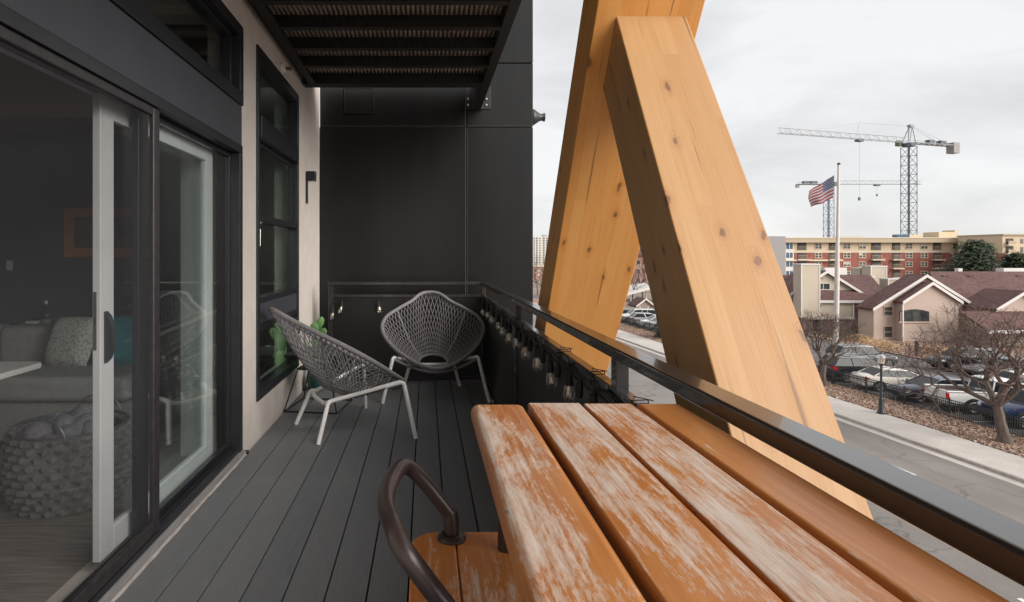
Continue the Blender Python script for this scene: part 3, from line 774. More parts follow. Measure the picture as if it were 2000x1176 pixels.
# ---- bar stool
SZ = H-.60
bs = thing('bar_stool', 'dark metal bar stool with low hoop back and wooden seat', 'bar stool', (.13, 1.06, 0))
def rrect(x0, x1, y0, y1, r, n=6):
    o = []
    for cx, cy, s in ((x1-r, y1-r, 0), (x0+r, y1-r, 90), (x0+r, y0+r, 180), (x1-r, y0+r, 270)):
        for k in range(n+1):
            q = R(s+90*k/n); o.append((cx+r*math.cos(q), cy+r*math.sin(q)))
    return o
full = rrect(-.03, .34, .845, 1.277, .06)
split = .0625
def clip(poly, x, keep_left):
    out = []; n = len(poly)
    for i in range(n):
        p, q = poly[i], poly[(i+1) % n]
        ip = (p[0] <= x) if keep_left else (p[0] >= x); iq = (q[0] <= x) if keep_left else (q[0] >= x)
        if ip: out.append(p)
        if ip != iq:
            t = (x-p[0])/(q[0]-p[0]); out.append((x, p[1]+t*(q[1]-p[1])))
    return out
MB().prism(clip(full, split-.0012, True), SZ-.028, SZ, 'z').build('seat_board', M['seat_wood'], bs, bevel=.004, recalc=True)
MB().prism(clip(full, split+.0012, False), SZ-.028, SZ-.0004, 'z').build('seat_board', M['seat_wood'], bs, bevel=.004, recalc=True)
hp = [(.054, 1.243, SZ-.02), (.053, 1.243, SZ+.045), (.040, 1.243, .826), (-.004, 1.238, .882), (-.036, 1.222, .918), (-.053, 1.18, .932), (-.066, 1.12, .930), (-.071, 1.055, .928)]
hp = hp + [(x, 2.11-y, z) for x, y, z in hp[:-1][::-1]]
def catmull(pts, n=6):
    pts = [Vector(p) for p in pts]; out = []
    for i in range(len(pts)-1):
        p0, p1, p2, p3 = pts[max(i-1,0)], pts[i], pts[i+1], pts[min(i+2, len(pts)-1)]
        for j in range(n):
            t = j/n; out.append(.5*((2*p1)+(p2-p0)*t+(2*p0-5*p1+4*p2-p3)*t*t+(3*p1-p0-3*p2+p3)*t**3))
    out.append(pts[-1]); return out
MB().tube(catmull(hp), .0158, 14).build('hoop_back', M['tube_bronze'], bs, smooth=True)
for y in (1.243, .867):
    MB().lathe([(.030,0),(.031,.003),(.028,.008),(.022,.012),(.0178,.013)], (.054, y, SZ), 18, cap=False).build('flange', M['tube_bronze'], bs, smooth=True)
for (x, y, fx, fy) in ((.0, .89, -.06, .83), (.0, 1.23, -.06, 1.29), (.31, .89, .36, .84), (.31, 1.23, .36, 1.28)):
    MB().tube([(x, y, SZ-.028), (fx, fy, 0)], .016, 10).build('leg', M['tube_bronze'], bs, smooth=True)
MB().tube([(-.04,.85,.26),(-.04,1.27,.26),(.34,1.265,.26),(.34,.855,.26)], .010, 8, closed=True).build('footrest', M['tube_bronze'], bs, smooth=True)

# ---- vertical blinds just inside the fixed pane
vb = thing('vertical_blinds', 'pale vertical blinds drawn to the right inside the glass door', 'blinds', (-1.53, 3.5, .05))
g = G('blind_slat'); g.set(Base_Color=(.40,.40,.38), Roughness=.8)
MB().box(-1.56, -1.50, 1.5, 3.92, 2.10, 2.15).build('track', M['vinyl_white'], vb, bevel=.004)
for k in range(3):
    y = 3.88-.05*k
    m = MB().box(-.045, .045, -.0015, .0015, .07, 2.05)
    m.move(Matrix.Translation((-1.53, y, 0)) @ Matrix.Rotation(R(38+4*(k % 3)), 4, 'Z')).build('slat', M['blind_slat'], vb)
# ---- leaf on the boards
lf = MB().add([(0,0,.002),(.012,.006,.006),(.024,0,.003),(.012,-.006,.004)], [(0,1,3),(1,2,3)]).move(Matrix.Translation((-1.07, 3.4, 0)) @ Matrix.Rotation(.5, 4, 'Z'))
tag(lf.build('dry_leaf', mat('leaf_brown', (.25,.11,.05), .8)), 'tiny brown dry leaf lying in a deck board gap', 'leaf')

# ================================================================== INSIDE THE ROOM
sf = thing('sofa', 'long grey fabric sofa in the dim room behind the screen', 'sofa', (-3.1, 4.4, .03))
MB().box(-4.7, -1.98, 4.00, 4.85, .08, .36).build('base', M['sofa_grey'], sf, bevel=.03, seg=3)
for a, b in ((-4.68, -3.35), (-3.34, -2.0)):
    MB().box(a, b, 3.94, 4.55, .362, .535).build('seat_cushion', M['sofa_grey'], sf, bevel=.05, seg=4)
    MB().box(a, b, 4.56, 4.84, .40, .80).build('back_cushion', M['sofa_grey'], sf, bevel=.07, seg=4)
for x in (-4.6, -2.1):
    for y in (4.05, 4.8): MB().box(x-.025, x+.025, y-.025, y+.025, .03, .08).build('leg', M['frame_black'], sf)
def pillow(name, label, mt, c, w_, h_, d_, rx, rz):
    n = 10; vs = []; fs = []
    for sgn in (1, -1):
        b = len(vs)
        for i in range(n+1):
            for j in range(n+1):
                u, v = -1+2*i/n, -1+2*j/n
                pinch = 1-.10*(u*u*v*v) - .06*((1-u*u)*abs(v)**6+(1-v*v)*abs(u)**6)
                vs.append((u*w_/2*pinch, sgn*d_/2*((1-u**4)*(1-v**4))**.6, v*h_/2*pinch))
        for i in range(n):
            for j in range(n):
                q = (b+i*(n+1)+j, b+(i+1)*(n+1)+j, b+(i+1)*(n+1)+j+1, b+i*(n+1)+j+1)
                fs.append(q if sgn < 0 else q[::-1])
    m = MB().add(vs, fs).move(Matrix.Translation(c) @ Matrix.Rotation(R(rz), 4, 'Z') @ Matrix.Rotation(R(rx), 4, 'X'))
    return tag(m.build(name, mt, smooth=True, recalc=False), label, 'cushion')
pillow('cushion', 'teal square cushion leaning on the grey sofa', M['cushion_teal'], (-2.28, 4.43, .72), .42, .40, .16, -18, 8)
pillow('cushion', 'pale patterned cushion leaning on the sofa left of the teal one', M['cushion_pattern'], (-2.66, 4.42, .71), .42, .40, .15, -20, -14)
sh = thing('wall_shelf', 'narrow grey shelf behind the sofa holding a bottle', 'shelf', (-3.25, 5.05, .72))
MB().box(-3.50, -2.98, 4.90, 5.195, .70, .735).build('board', M['sofa_grey'], sh, bevel=.004); MB().box(-3.4,-3.08,5.1,5.195,.60,.70).build('bracket', M['frame_black'], sh)
bt = thing('glass_bottle', 'clear glass bottle standing on the shelf behind the sofa', 'bottle', (wx(90, 5.0), 5.02, .736))
MB().lathe([(.04,0),(.045,.01),(.045,.11),(.035,.14),(.016,.165),(.014,.20),(.018,.205)], (wx(90,5.02), 5.02, .736), 16, cap=False).build('body', M['clear_glass'], bt, smooth=True)
MB().lathe([(.013,.2),(.015,.23)], (wx(90,5.02), 5.02, .736), 10).build('stopper', M['room_white'], bt, smooth=True)
MB().lathe([(.038,.008),(.038,.07)], (wx(90,5.02), 5.02, .736), 14).build('contents', M['sofa_grey'], bt, smooth=True)
cb = thing('candle_jar', 'short white square jar beside the bottle on the shelf', 'jar', (wx(65,5.0), 5.0, .736))
MB().box(wx(65,5)-.045, wx(65,5)+.045, 4.96, 5.05, .736, .80).build('body', M['label_white'], cb, bevel=.006)
MB().box(wx(65,5)-.03, wx(65,5)+.03, 4.98, 5.03, .802, .808).build('lid', M['frame_black'], cb)
ar = thing('wall_art', 'wide orange framed picture hanging on the dark room wall', 'picture', (-2.6, 5.19, 1.55))
ax0, ax1, az0, az1 = wx(123, 5.16), wx(385, 5.16), wz(503, 5.16), wz(405, 5.16)
f = .085
MB().box(ax0, ax1, 5.165, 5.198, az0, az0+f).box(ax0, ax1, 5.165, 5.198, az1-f, az1).box(ax0, ax0+f, 5.165, 5.198, az0+f, az1-f).box(ax1-f, ax1, 5.165, 5.198, az0+f, az1-f).build('frame', M['art_orange'], ar, bevel=.003)
MB().box(ax0+f, ax1-f, 5.182, 5.196, az0+f, az1-f).build('canvas', M['art_dark'], ar)
sw = thing('light_switch', 'small pale switch plate on the dark room wall', 'switch', (wx(18,5.19), 5.19, 1.26))
MB().box(wx(12,5.19), wx(24,5.19), 5.19, 5.199, wz(528,5.19), wz(509,5.19)).build('plate', M['label_white'], sw, bevel=.002); MB().box(wx(16,5.19), wx(20,5.19), 5.185, 5.19, wz(522,5.19), wz(515,5.19)).build('toggle', M['label_white'], sw)
wt = thing('white_table', 'white table corner inside at the left edge behind the screen', 'table', (-2.6, 2.75, .03))
MB().prism(rrect(-3.4, -1.975, 2.30, 3.06, .05), .775, .805, 'z').build('table_top', M['room_white'], wt, bevel=.008, recalc=True)
for x in (-3.3, -2.35):
    for y in (2.4, 2.95): MB().tube([(x,y,.775),(x,y,.03)], .018, 8).build('leg', M['room_white'], wt, smooth=True)
bk = thing('basket', 'round woven basket of grey yarn balls on the room floor', 'basket', (-1.94, 3.22, .03))
m = MB(); n = 56; prof = [(.245,0),(.275,.05),(.292,.14),(.295,.24),(.285,.34),(.28,.40)]
m.lathe(prof, (0,0,0), n, cap=False).lathe([(.001,.006),(.245,.006)], (0,0,0), 28, cap=False).build('basket_wall', M['basket_weave'], bk, smooth=True, local=True)
m = MB()
for row in range(10):
    z = .02+.04*row
    r0 = .247+.05*min(1, z/.14) if z < .14 else .297-.02*(z-.14)/.26
    m.tube([((r0+.013*(1 if (j+row) % 2 else -1))*math.cos(2*math.pi*j/48), (r0+.013*(1 if (j+row) % 2 else -1))*math.sin(2*math.pi*j/48), z) for j in range(48)], .016, 5, closed=True)
o = m.build('woven_strands', M['basket_weave'], bk, smooth=True, local=True); o['kind'] = 'stuff'
for s in (1, -1):
    MB().tube([(.13*math.cos(q)*1.0, s*(.27), .40+.10*math.sin(q)) for q in [math.pi*i/10 for i in range(11)]], .005, 6).build('handle', M['bolt_steel'], bk, smooth=True, local=True)
MB().tube([(.284*math.cos(2*math.pi*j/40), .284*math.sin(2*math.pi*j/40), .405) for j in range(40)], .006, 6, closed=True).build('rim_wire', M['bolt_steel'], bk, smooth=True, local=True)
random.seed(5)
for k in range(14):
    q = random.uniform(0, 6.28); r = math.sqrt(random.random())*.18; z = .34+.10*(1-r/.2)+random.uniform(-.02,.02)
    rr = random.uniform(.055,.075)
    b = MB().lathe([(rr*math.sin(math.pi*i/8)+.0005, -rr*math.cos(math.pi*i/8)) for i in range(9)], n=14, cap=False)
    o = tag(b.build('yarn_ball', M['yarn_grey'], smooth=True), 'one of the grey fuzzy yarn balls heaped in the woven basket', 'yarn ball', 'grey yarn balls in the basket')
    o.location = (-1.94+r*math.cos(q), 3.22+r*math.sin(q), z+.03)
# ================================================================== THE STREET BELOW
SK = .0757                                     # the street runs a few degrees left of the balcony
SA = math.atan(SK)
def UV(u, y, z=GZ): return Vector((u-SK*(y-30), y, z))
def strip(u0, u1, y0, y1, z, name, mt, kind='structure', n=1):
    m = MB()
    for i in range(n):
        a = y0+(y1-y0)*i/n; b = y0+(y1-y0)*(i+1)/n
        m.quad(UV(u0, a, z), UV(u1, a, z), UV(u1, b, z), UV(u0, b, z))
    o = m.build(name, mt); o['kind'] = kind; return o
mat('ground_dirt', (.20,.155,.125), .95, (.27,.21,.17), .25, bump=.3, bscale=3, c3=(.15,.13,.10), s3=.06)
# asphalt with tyre lanes, stains and hairline cracks
def asphalt(name, a, b, crack=.5):
    g = G(name); co = g.coord()
    c = g.ramp(g.noise(co, .35, 5), [(.35, a), (.65, b)])
    c = g.mix(g.ramp(g.noise(g.mapping(co, (1.1,.035,1)), 1.0, 3), [(.4,(0,0,0)),(.7,(.45,.45,.45))]), c, tuple(x*.72 for x in a))
    c = g.mix(g.ramp(g.noise(co, 40, 2), [(.45,(0,0,0)),(.75,(.35,.35,.35))]), c, tuple(x*1.5 for x in b))
    wv = g.n('ShaderNodeVectorMath', {0: co, 1: g.n('ShaderNodeVectorMath', {0: g.n('ShaderNodeTexNoise', {'Vector': co, 'Scale': .5, 'Detail': 4.0}).outputs[1], 3: 2.5}, operation='SCALE').outputs[0]}, operation='ADD').outputs[0]
    vo = g.n('ShaderNodeTexVoronoi', {'Vector': wv, 'Scale': .22}, feature='DISTANCE_TO_EDGE').outputs[0]
    c = g.mix(g.ramp(vo, [(.003,(crack,)*3),(.012,(0,0,0))]), c, tuple(x*.35 for x in a))
    g.set(Base_Color=c, Roughness=.85); g.bump(g.noise(co, 60, 2), .2, .01)
asphalt('road_asphalt', (.170,.150,.138), (.215,.193,.178))
asphalt('lot_asphalt', (.105,.096,.094), (.135,.125,.12), .35)
g = G('concrete'); co = g.coord()
c = g.ramp(g.noise(co, .8, 6), [(.3, (.42,.385,.35)), (.7, (.52,.48,.44))]); c = g.mix(g.ramp(g.noise(co, 6, 4), [(.5,(0,0,0)),(.8,(.4,.4,.4))]), c, (.33,.30,.27))
sx = g.n('ShaderNodeSeparateXYZ', {0: co}); fy = g.math('FRACT', g.math('DIVIDE', sx.outputs[1], 1.8))
c = g.mix(g.ramp(fy, [(.0,(.6,.6,.6)),(.012,(0,0,0))], 'LINEAR'), c, (.22,.20,.18)); g.set(Base_Color=c, Roughness=.9)
mat('line_white', (.78,.77,.74), .7, (.6,.58,.55), 8)
mat('line_yellow', (.6,.42,.08), .7)
mat('mulch_bed', (.20,.115,.075), .95, (.34,.22,.16), 3.5, bump=.8, bscale=10, c3=(.45,.33,.25), s3=1.2)

gr = MB(); 
gr.quad((-1500,-800,GZ-.012), (1800,-800,GZ-.012), (1800,2500,GZ-.012), (-1500,2500,GZ-.012))
o = gr.build('ground', M['ground_dirt']); o['kind'] = 'structure'
strip(6.2, 22.5, -80, 420, GZ, 'road', M['road_asphalt'], n=20)
strip(22.5, 23.0, -80, 420, GZ+.004, 'gutter', M['concrete'], n=20)
m = MB()
for i in range(40):
    a = -60+480*i/40; b = -60+480*(i+1)/40
    vs = []
    for y in (a, b):
        vs += [UV(23.0, y, GZ), UV(23.02, y, GZ+.13), UV(23.16, y, GZ+.135), UV(23.17, y, GZ+.10)]
    m.add(vs, [(0,1,5,4), (1,2,6,5), (2,3,7,6)])
o = m.build('kerb', mat('kerb_concrete', (.30,.26,.23), .9, (.38,.34,.30), 3)); o['kind'] = 'structure'
strip(23.165, 25.8, -80, 420, GZ+.12, 'sidewalk', M['concrete'], n=20)
strip(4.2, 6.0, -80, 420, GZ+.12, 'sidewalk', M['concrete'], n=20)
strip(6.0, 6.2, -80, 420, GZ+.121, 'kerb', M['kerb_concrete'], n=20)
strip(25.8, 29.0, -80, 120, GZ+.115, 'planting_bed', M['mulch_bed'], n=10)
strip(29.0, 43.8, -40, 62, GZ+.02, 'parking_lot', M['lot_asphalt'], n=10)
strip(29.0, 36.0, 62, 130, GZ+.02, 'parking_lot', M['lot_asphalt'], n=10)
strip(43.8, 60, -40, 60, GZ+.10, 'planting_bed', M['mulch_bed'], n=10)
m = MB()
for y0 in range(-32, 400, 9): 
    m.quad(UV(19.42, y0+2.0, GZ+.005), UV(19.56, y0+2.0, GZ+.005), UV(19.56, y0+5.1, GZ+.005), UV(19.42, y0+5.1, GZ+.005))
o = m.build('lane_line', M['line_white']); o['kind'] = 'structure'
strip(14.33, 14.47, 4, 15.4, GZ+.005, 'lane_line', M['line_white'])
strip(10.4, 10.52, -60, 400, GZ+.005, 'lane_line', M['line_yellow'])
m = MB()
for k in range(16):
    y = 26.0+2.78*k
    a, b = UV(29.4, y, GZ+.025), UV(34.4, y, GZ+.025)
    m.quad(a, b, b+Vector((0,.1,0)), a+Vector((0,.1,0)))
o = m.build('bay_line', M['line_white']); o['kind'] = 'structure'

# loose bark chips and dead leaves on the beds
random.seed(11)
m = MB()
for k in range(44000):
    if k < 38000: u, y = random.uniform(25.83, 28.95), 18+62*random.random()**1.3
    else: u, y = random.uniform(43.9, 50), random.uniform(24, 60)
    p = UV(u, y, GZ+.12+.04*random.random()); s = random.uniform(.032,.085); q = random.uniform(0, 6.28); tl = random.uniform(-.06,.06)
    dx, dy = s*math.cos(q), s*math.sin(q); ex, ey = -dy*.5, dx*.5
    m.quad(p+Vector((-dx-ex,-dy-ey,tl)), p+Vector((dx-ex,dy-ey,-tl)), p+Vector((dx+ex,dy+ey,tl*.5)), p+Vector((-dx+ex,-dy+ey,.03)))
g = G('bark_chips'); ri = g.n('ShaderNodeNewGeometry').outputs['Random Per Island']
g.set(Base_Color=g.ramp(ri, [(0,(.17,.095,.065)),(.3,(.32,.205,.15)),(.7,(.42,.295,.23)),(1,(.52,.41,.34))]), Roughness=.95)
o = m.build('bark_chips', M['bark_chips']); tag(o, 'loose tan bark chips and dead leaves covering the beds by the fence', 'ground cover', kind='stuff')

# ---- metal picket fence along the car park
fe = thing('picket_fence', 'black metal picket fence between the bark bed and the parked cars', 'fence', tuple(UV(28.55, 34)))
mat('fence_black', (.012,.012,.013), .45)
fm = M['fence_black']; FY0, FY1 = 18.2, 84.2; PS = 2.75
npst = int((FY1-FY0)/PS)
pm = MB(); rl = []
for k in range(npst+1):
    y = FY0+PS*k; p = UV(28.55, y, GZ+.1)
    MB().box(p.x-.032, p.x+.032, p.y-.032, p.y+.032, GZ+.05, GZ+1.22).lathe([(.045,0),(.03,.03),(.002,.05)], (p.x, p.y, GZ+1.22), 4).build('post', fm, fe)
    if k < npst:
        for z in (.26, .98, 1.12):
            q = UV(28.55, y+PS, GZ+z); p2 = UV(28.55, y, GZ+z)
            pm2 = MB().tube([p2, q], .017, 4); rl.append(pm2)
        for j in range(1, 25):
            yy = y+PS*j/25; p2 = UV(28.55, yy, 0)
            pm.box(p2.x-.011, p2.x+.011, p2.y-.011, p2.y+.011, GZ+.18, GZ+1.14)
for z in (.26, .98, 1.12):
    MB().tube([UV(28.55, FY0, GZ+z), UV(28.55, FY1, GZ+z)], .024, 4).build('fence_rail', fm, fe)
o = pm.build('pickets', fm, fe); o['kind'] = 'stuff'

# ---- street lamp
lp = thing('street_lamp', 'dark green street lamp with a white capped lantern on the pavement edge', 'street lamp', tuple(UV(25.62, 32.86, GZ+.12)))
mat('lamp_green', (.012,.022,.026), .4)
MB().lathe([(.21,0),(.21,.06),(.17,.10),(.155,.18),(.13,.22),(.115,.75),(.10,.80),(.085,.84),(.062,.92),(.052,2.55),(.07,2.57),(.075,2.62),(.055,2.66),(.085,2.72),(.11,2.76)], n=16).build('pole', M['lamp_green'], lp, smooth=True, local=True)
g = G('lantern_glass'); g.set(Base_Color=(.72,.66,.52), Roughness=.25)
MB().lathe([(.115,2.765),(.15,2.80),(.185,3.08),(.18,3.12)], n=8).build('lantern', M['lantern_glass'], lp, local=True)
for k in range(8):
    q = 2*math.pi*k/8
    MB().tube([(.118*math.cos(q),.118*math.sin(q),2.765),(.189*math.cos(q),.189*math.sin(q),3.09)], .009, 4).build('lantern_bar', M['lamp_green'], lp, local=True)
MB().lathe([(.23,3.12),(.225,3.16),(.13,3.27),(.075,3.31),(.07,3.33)], n=16).build('cap', M['vinyl_white'], lp, smooth=True, local=True)
MB().lathe([(.075,3.331),(.07,3.36),(.03,3.40),(.028,3.45),(.005,3.48)], n=10).build('finial', M['lamp_green'], lp, smooth=True, local=True)

# ---- cars
def paint(name, c, metal=.3, rough=.28): 
    return mat(name, c, rough, metal=metal, coat=.6) if name not in M else M[name]
glass('car_glass_layer', (.3,.33,.34), 1.6)
mat('car_glass', (.014,.017,.020), .08, spec=.3)
mat('tyre', (.016,.016,.016), .85); mat('alloy', (.42,.42,.43), .35, metal=.8); mat('dark_trim', (.016,.016,.017), .5)
mat('tail_red', (.45,.012,.012), .25); mat('head_clear', (.62,.62,.60), .15, metal=.3); mat('plate_white', (.62,.62,.60), .5); mat('chrome', (.6,.6,.6), .2, metal=1)
def make_car(label, paint_mt, kind, pos, head, group='cars in the car park', lod=0):
    """+X is the nose"""
    root = thing('parked_car' if kind != 'pickup' else 'pickup_truck', label, 'car' if kind != 'pickup' else 'pickup truck', tuple(pos), head, group)
    spec = {   # L, W, hood z, belt z, roof z, deck z, cabin: rear base, rear top, front top, front base (fractions of L from the tail), clearance, wheel r
        'sedan': (4.85, 1.84, .88, .95, 1.44, 1.00, .10, .27, .56, .74, .24, .33),
        'suv': (4.75, 1.90, 1.08, 1.14, 1.74, 1.12, .015, .10, .60, .75, .30, .37),
        'jeep': (4.5, 1.88, 1.14, 1.18, 1.82, 1.16, .02, .05, .60, .68, .38, .40),
        'hatch': (4.2, 1.78, .92, .98, 1.50, 1.00, .02, .14, .58, .78, .24, .32),
        'pickup': (5.8, 2.0, 1.20, 1.26, 1.92, 1.20, .40, .43, .64, .76, .38, .41)}[kind]
    L, W, hz, bz, rz, dz, c0, c1, c2, c3, cl, wr = spec
    X = lambda f: -L/2+f*L
    w2 = W/2
    def sec(x, zt, hw, zb):
        zs = zb+.16; zm = zb+(zt-zb)*.55
        return [(x, -hw*.80, zb), (x, -hw*.965, zs), (x, -hw, zm), (x, -hw*.955, zt-.07), (x, -hw*.86, zt-.012), (x, 0, zt+.02), (x, hw*.86, zt-.012), (x, hw*.955, zt-.07), (x, hw, zm), (x, hw*.965, zs), (x, hw*.80, zb)]
    if kind == 'pickup':
        st = [(0, 1.15, .97, cl+.12), (.01, 1.2, .99, cl+.06), (.3, 1.22, 1, cl), (.395, 1.24, 1, cl), (.42, bz, 1, cl), (.74, bz, 1, cl), (.80, hz+.02, 1, cl), (.95, hz-.02, .98, cl), (.99, hz-.12, .95, cl+.05), (1, hz-.25, .92, cl+.12)]
    elif kind == 'jeep':
        st = [(0, bz-.04, .97, cl+.1), (.02, bz, 1, cl), (.68, bz, 1, cl), (.74, hz, .97, cl), (.96, hz-.04, .95, cl), (.99, hz-.10, .94, cl+.04), (1, hz-.18, .92, cl+.1)]
    else:
        st = [(0, dz-.16, .86, cl+.16), (.012, dz-.06, .91, cl+.07), (.05, dz, .96, cl+.02), (.16, dz+.01, 1, cl), (.30, bz, 1, cl), (.70, bz-.01, 1, cl), (.78, hz+.01, .99, cl), (.90, hz-.07, .95, cl), (.965, hz-.16, .88, cl+.02), (.99, hz-.25, .80, cl+.08), (1, hz-.33, .72, cl+.15)]
    MB().loft([sec(X(f), z, w2*h, zb) for f, z, h, zb in st]).build('body', paint_mt, root, smooth=True, local=True, recalc=True, ang=32)
    # glazed cabin: glass block, roof skin and pillars
    gb, gt = w2*.90, w2*.74
    if kind in ('jeep', 'pickup'): gt = w2*.80
    A = [(X(c0), -gb, bz-.03), (X(c3), -gb, bz-.03), (X(c3), gb, bz-.03), (X(c0), gb, bz-.03)]
    T = [(X(c1), -gt, rz-.06), (X(c2), -gt, rz-.06), (X(c2), gt, rz-.06), (X(c1), gt, rz-.06)]
    MB().loft([A, T]).build('window_glass', M['car_glass'], root, local=True, recalc=True, bevel=.03)
    e = .012
    def rsec(f, hw, z): return [(X(f), -hw, z-.05), (X(f), -hw*.97, z-.012), (X(f), -hw*.6, z+.02), (X(f), hw*.6, z+.02), (X(f), hw*.97, z-.012), (X(f), hw, z-.05)]
    MB().loft([rsec(c1-.006, gt+e, rz-.05), rsec(c1+.03, gt+e+.012, rz-.005), rsec((c1+c2)/2, gt+e+.015, rz), rsec(c2-.04, gt+e+.01, rz-.012), rsec(c2+.006, gt+e, rz-.055)]).build('roof', paint_mt, root, smooth=True, local=True, recalc=True)
    p = MB()
    for i in range(4):
        a, b = Vector(A[i]), Vector(T[i]); o_ = Vector((0, .006 if a.y > 0 else -.006, 0))
        p.tube([a+o_, b+o_], .038, 5)
    for s in (-1, 1):
        for f in ((.5,) if kind != 'suv' else (.36, .60)):
            q = c1+(c2-c1)*f; q2 = c0+(c3-c0)*f
            p.tube([(X(q2+.02), s*(gb+.004), bz-.02), (X(q), s*(gt+.012), rz-.05)], .026, 4)
        p.tube([(X(c0), s*(gb+.006), bz-.01), (X(c3), s*(gb+.006), bz-.01)], .02, 4)
    p.build('pillars', paint_mt, root, smooth=True, local=True)
    if kind == 'suv' or kind == 'jeep':
        for s in (-1, 1): MB().tube([(X(c1+.05), s*gt*.85, rz+.02), (X(c1+.07), s*gt*.85, rz+.06), (X(c2-.08), s*gt*.85, rz+.05), (X(c2-.05), s*gt*.85, rz+.0)], .018, 5).build('roof_rail', M['chrome'] if kind == 'suv' else M['dark_trim'], root, local=True)
    # wheels with arches
    for f in ((.185, .81) if kind != 'pickup' else (.225, .815)):
        for s in (-1, 1):
            mt = Matrix.Translation((X(f), s*(w2-.02), wr)) @ Matrix.Rotation(R(90), 4, 'X')
            MB().lathe([(wr+.065, -.03), (wr+.065, .035)], n=22).move(mt).build('wheel_arch', M['dark_trim'], root, local=True)
            t = MB().lathe([(wr*.62,-.05),(wr*.95,-.05),(wr,-.02),(wr,.02),(wr*.95,.05),(wr*.62,.05)], n=22).move(mt).build('wheel', M['tyre'], root, smooth=True, local=True)
            rm = MB(); so = -1 if s > 0 else 1
            zz = .056*so
            for k in range(6):
                q0 = 2*math.pi*k/6
                rm.add([(wr*.12*math.cos(q0-.6), wr*.12*math.sin(q0-.6), zz), (wr*.66*math.cos(q0-.17), wr*.66*math.sin(q0-.17), zz*.9), (wr*.66*math.cos(q0+.17), wr*.66*math.sin(q0+.17), zz*.9), (wr*.12*math.cos(q0+.6), wr*.12*math.sin(q0+.6), zz)], [(0,1,2,3)])
            rm.tube([(wr*.63*math.cos(2*math.pi*k/20), wr*.63*math.sin(2*math.pi*k/20), zz*.95) for k in range(20)], .018, 4, closed=True)
            rm.move(mt).build('rim', M['alloy'], t, local=True)
    # lamps, plates, bumpers, mirrors
    for s in (-1, 1):
        if kind == 'pickup':
            MB().box(X(0)-.012, X(0)+.10, s*(w2*.86), s*(w2*.985), .82, 1.16).build('tail_light', M['tail_red'], root, local=True, bevel=.01)
            MB().box(X(1)-.10, X(1)+.012, s*(w2*.66), s*(w2*.90), .86, 1.02).build('headlight', M['head_clear'], root, local=True, bevel=.01)
        elif kind == 'jeep':
            mt = Matrix.Translation((X(1)+.005, s*w2*.66, .92)) @ Matrix.Rotation(R(90), 4, 'Y')
            MB().lathe([(.11,-.02),(.11,.01),(.06,.03),(.004,.035)], n=14).move(mt).build('headlight', M['head_clear'], root, local=True, smooth=True)
            MB().box(X(0)-.015, X(0)+.05, s*w2*.80, s*w2*.94, .85, 1.05).build('tail_light', M['tail_red'], root, local=True)
        else:
            zt = dz-.09 if kind != 'suv' else dz-.02
            hs = .16 if kind != 'suv' else .30
            MB().add([(X(.0)+.0, s*w2*.62, zt), (X(.012), s*w2*.875, zt), (X(.06), s*w2*.972, zt-.01), (X(.0)-.008, s*w2*.62, zt-hs), (X(.008), s*w2*.89, zt-hs), (X(.06), s*w2*.985, zt-hs*.8), (X(.08), s*w2*.5, zt-.05)], [(0,1,4,3), (1,2,5,4), (0,6,2,1)]).build('tail_light', M['tail_red'], root, local=True, recalc=True)
            MB().add([(X(.972)+.015, s*w2*.58, hz-.225), (X(.955), s*w2*.87, hz-.17), (X(.915), s*w2*.965, hz-.14), (X(.988)+.01, s*w2*.56, hz-.31), (X(.965)+.012, s*w2*.90, hz-.30), (X(.925), s*w2*.975, hz-.26), (X(.93), s*w2*.6, hz-.22)], [(0,1,4,3), (1,2,5,4), (0,6,2,1)]).build('headlight', M['head_clear'], root, local=True, recalc=True)
        MB().box(X(c3)-.30, X(c3)-.16, s*(w2*.96), s*(w2*1.10), bz+.0, bz+.13).build('mirror', paint_mt, root, local=True, bevel=.03)
        MB().box(X((c0+c3)/2)+.15, X((c0+c3)/2)+.32, s*w2*.985, s*(w2+.008), bz-.17, bz-.145).build('door_handle', M['dark_trim'], root, local=True)
    MB().box(X(0)-.03, X(0)+.02, -.16, .16, .62, .74).build('number_plate', M['plate_white'], root, local=True)
    MB().box(X(1)-.10, X(1)+(.012 if kind in ('jeep','pickup') else -.02), -w2*.45, w2*.45, hz-.47 if kind not in ('jeep','pickup') else hz-.40, hz-.30 if kind not in ('jeep','pickup') else hz-.15).build('grille', M['dark_trim'], root, local=True, bevel=.01)
    if kind == 'jeep':
        for k in range(7): MB().box(X(1)+.013, X(1)+.02, -.42+.14*k-.03, -.42+.14*k+.03, hz-.38, hz-.17).build('grille_slat', paint_mt, root, local=True)
    MB().box(X(0)-.07, X(0)+.10, -w2*.86, w2*.86, cl+.10, cl+.26).build('bumper', M['dark_trim'] if kind in ('jeep','suv') else (M['chrome'] if kind == 'pickup' else paint_mt), root, local=True, bevel=.03)
    MB().box(X(1)-.14, X(1)+(.10 if kind in ('jeep','pickup') else .0), -w2*.72, w2*.72, cl+.06, cl+.24).build('bumper', M['dark_trim'] if kind != 'pickup' else M['chrome'], root, local=True, bevel=.03)
    if kind == 'pickup':
        MB().box(X(.03), X(.385), -w2*.84, w2*.84, 1.222, 1.250).build('bed_liner', M['dark_trim'], root, local=True)
        for s in (-1, 1): MB().box(X(.0), X(.39), s*w2*.85, s*w2*.97, 1.20, 1.27).build('bed_rail', paint_mt, root, local=True, bevel=.015)
        MB().box(X(0), X(.02), -w2*.85, w2*.85, 1.16, 1.265).build('tailgate', paint_mt, root, local=True, bevel=.015)
    return root
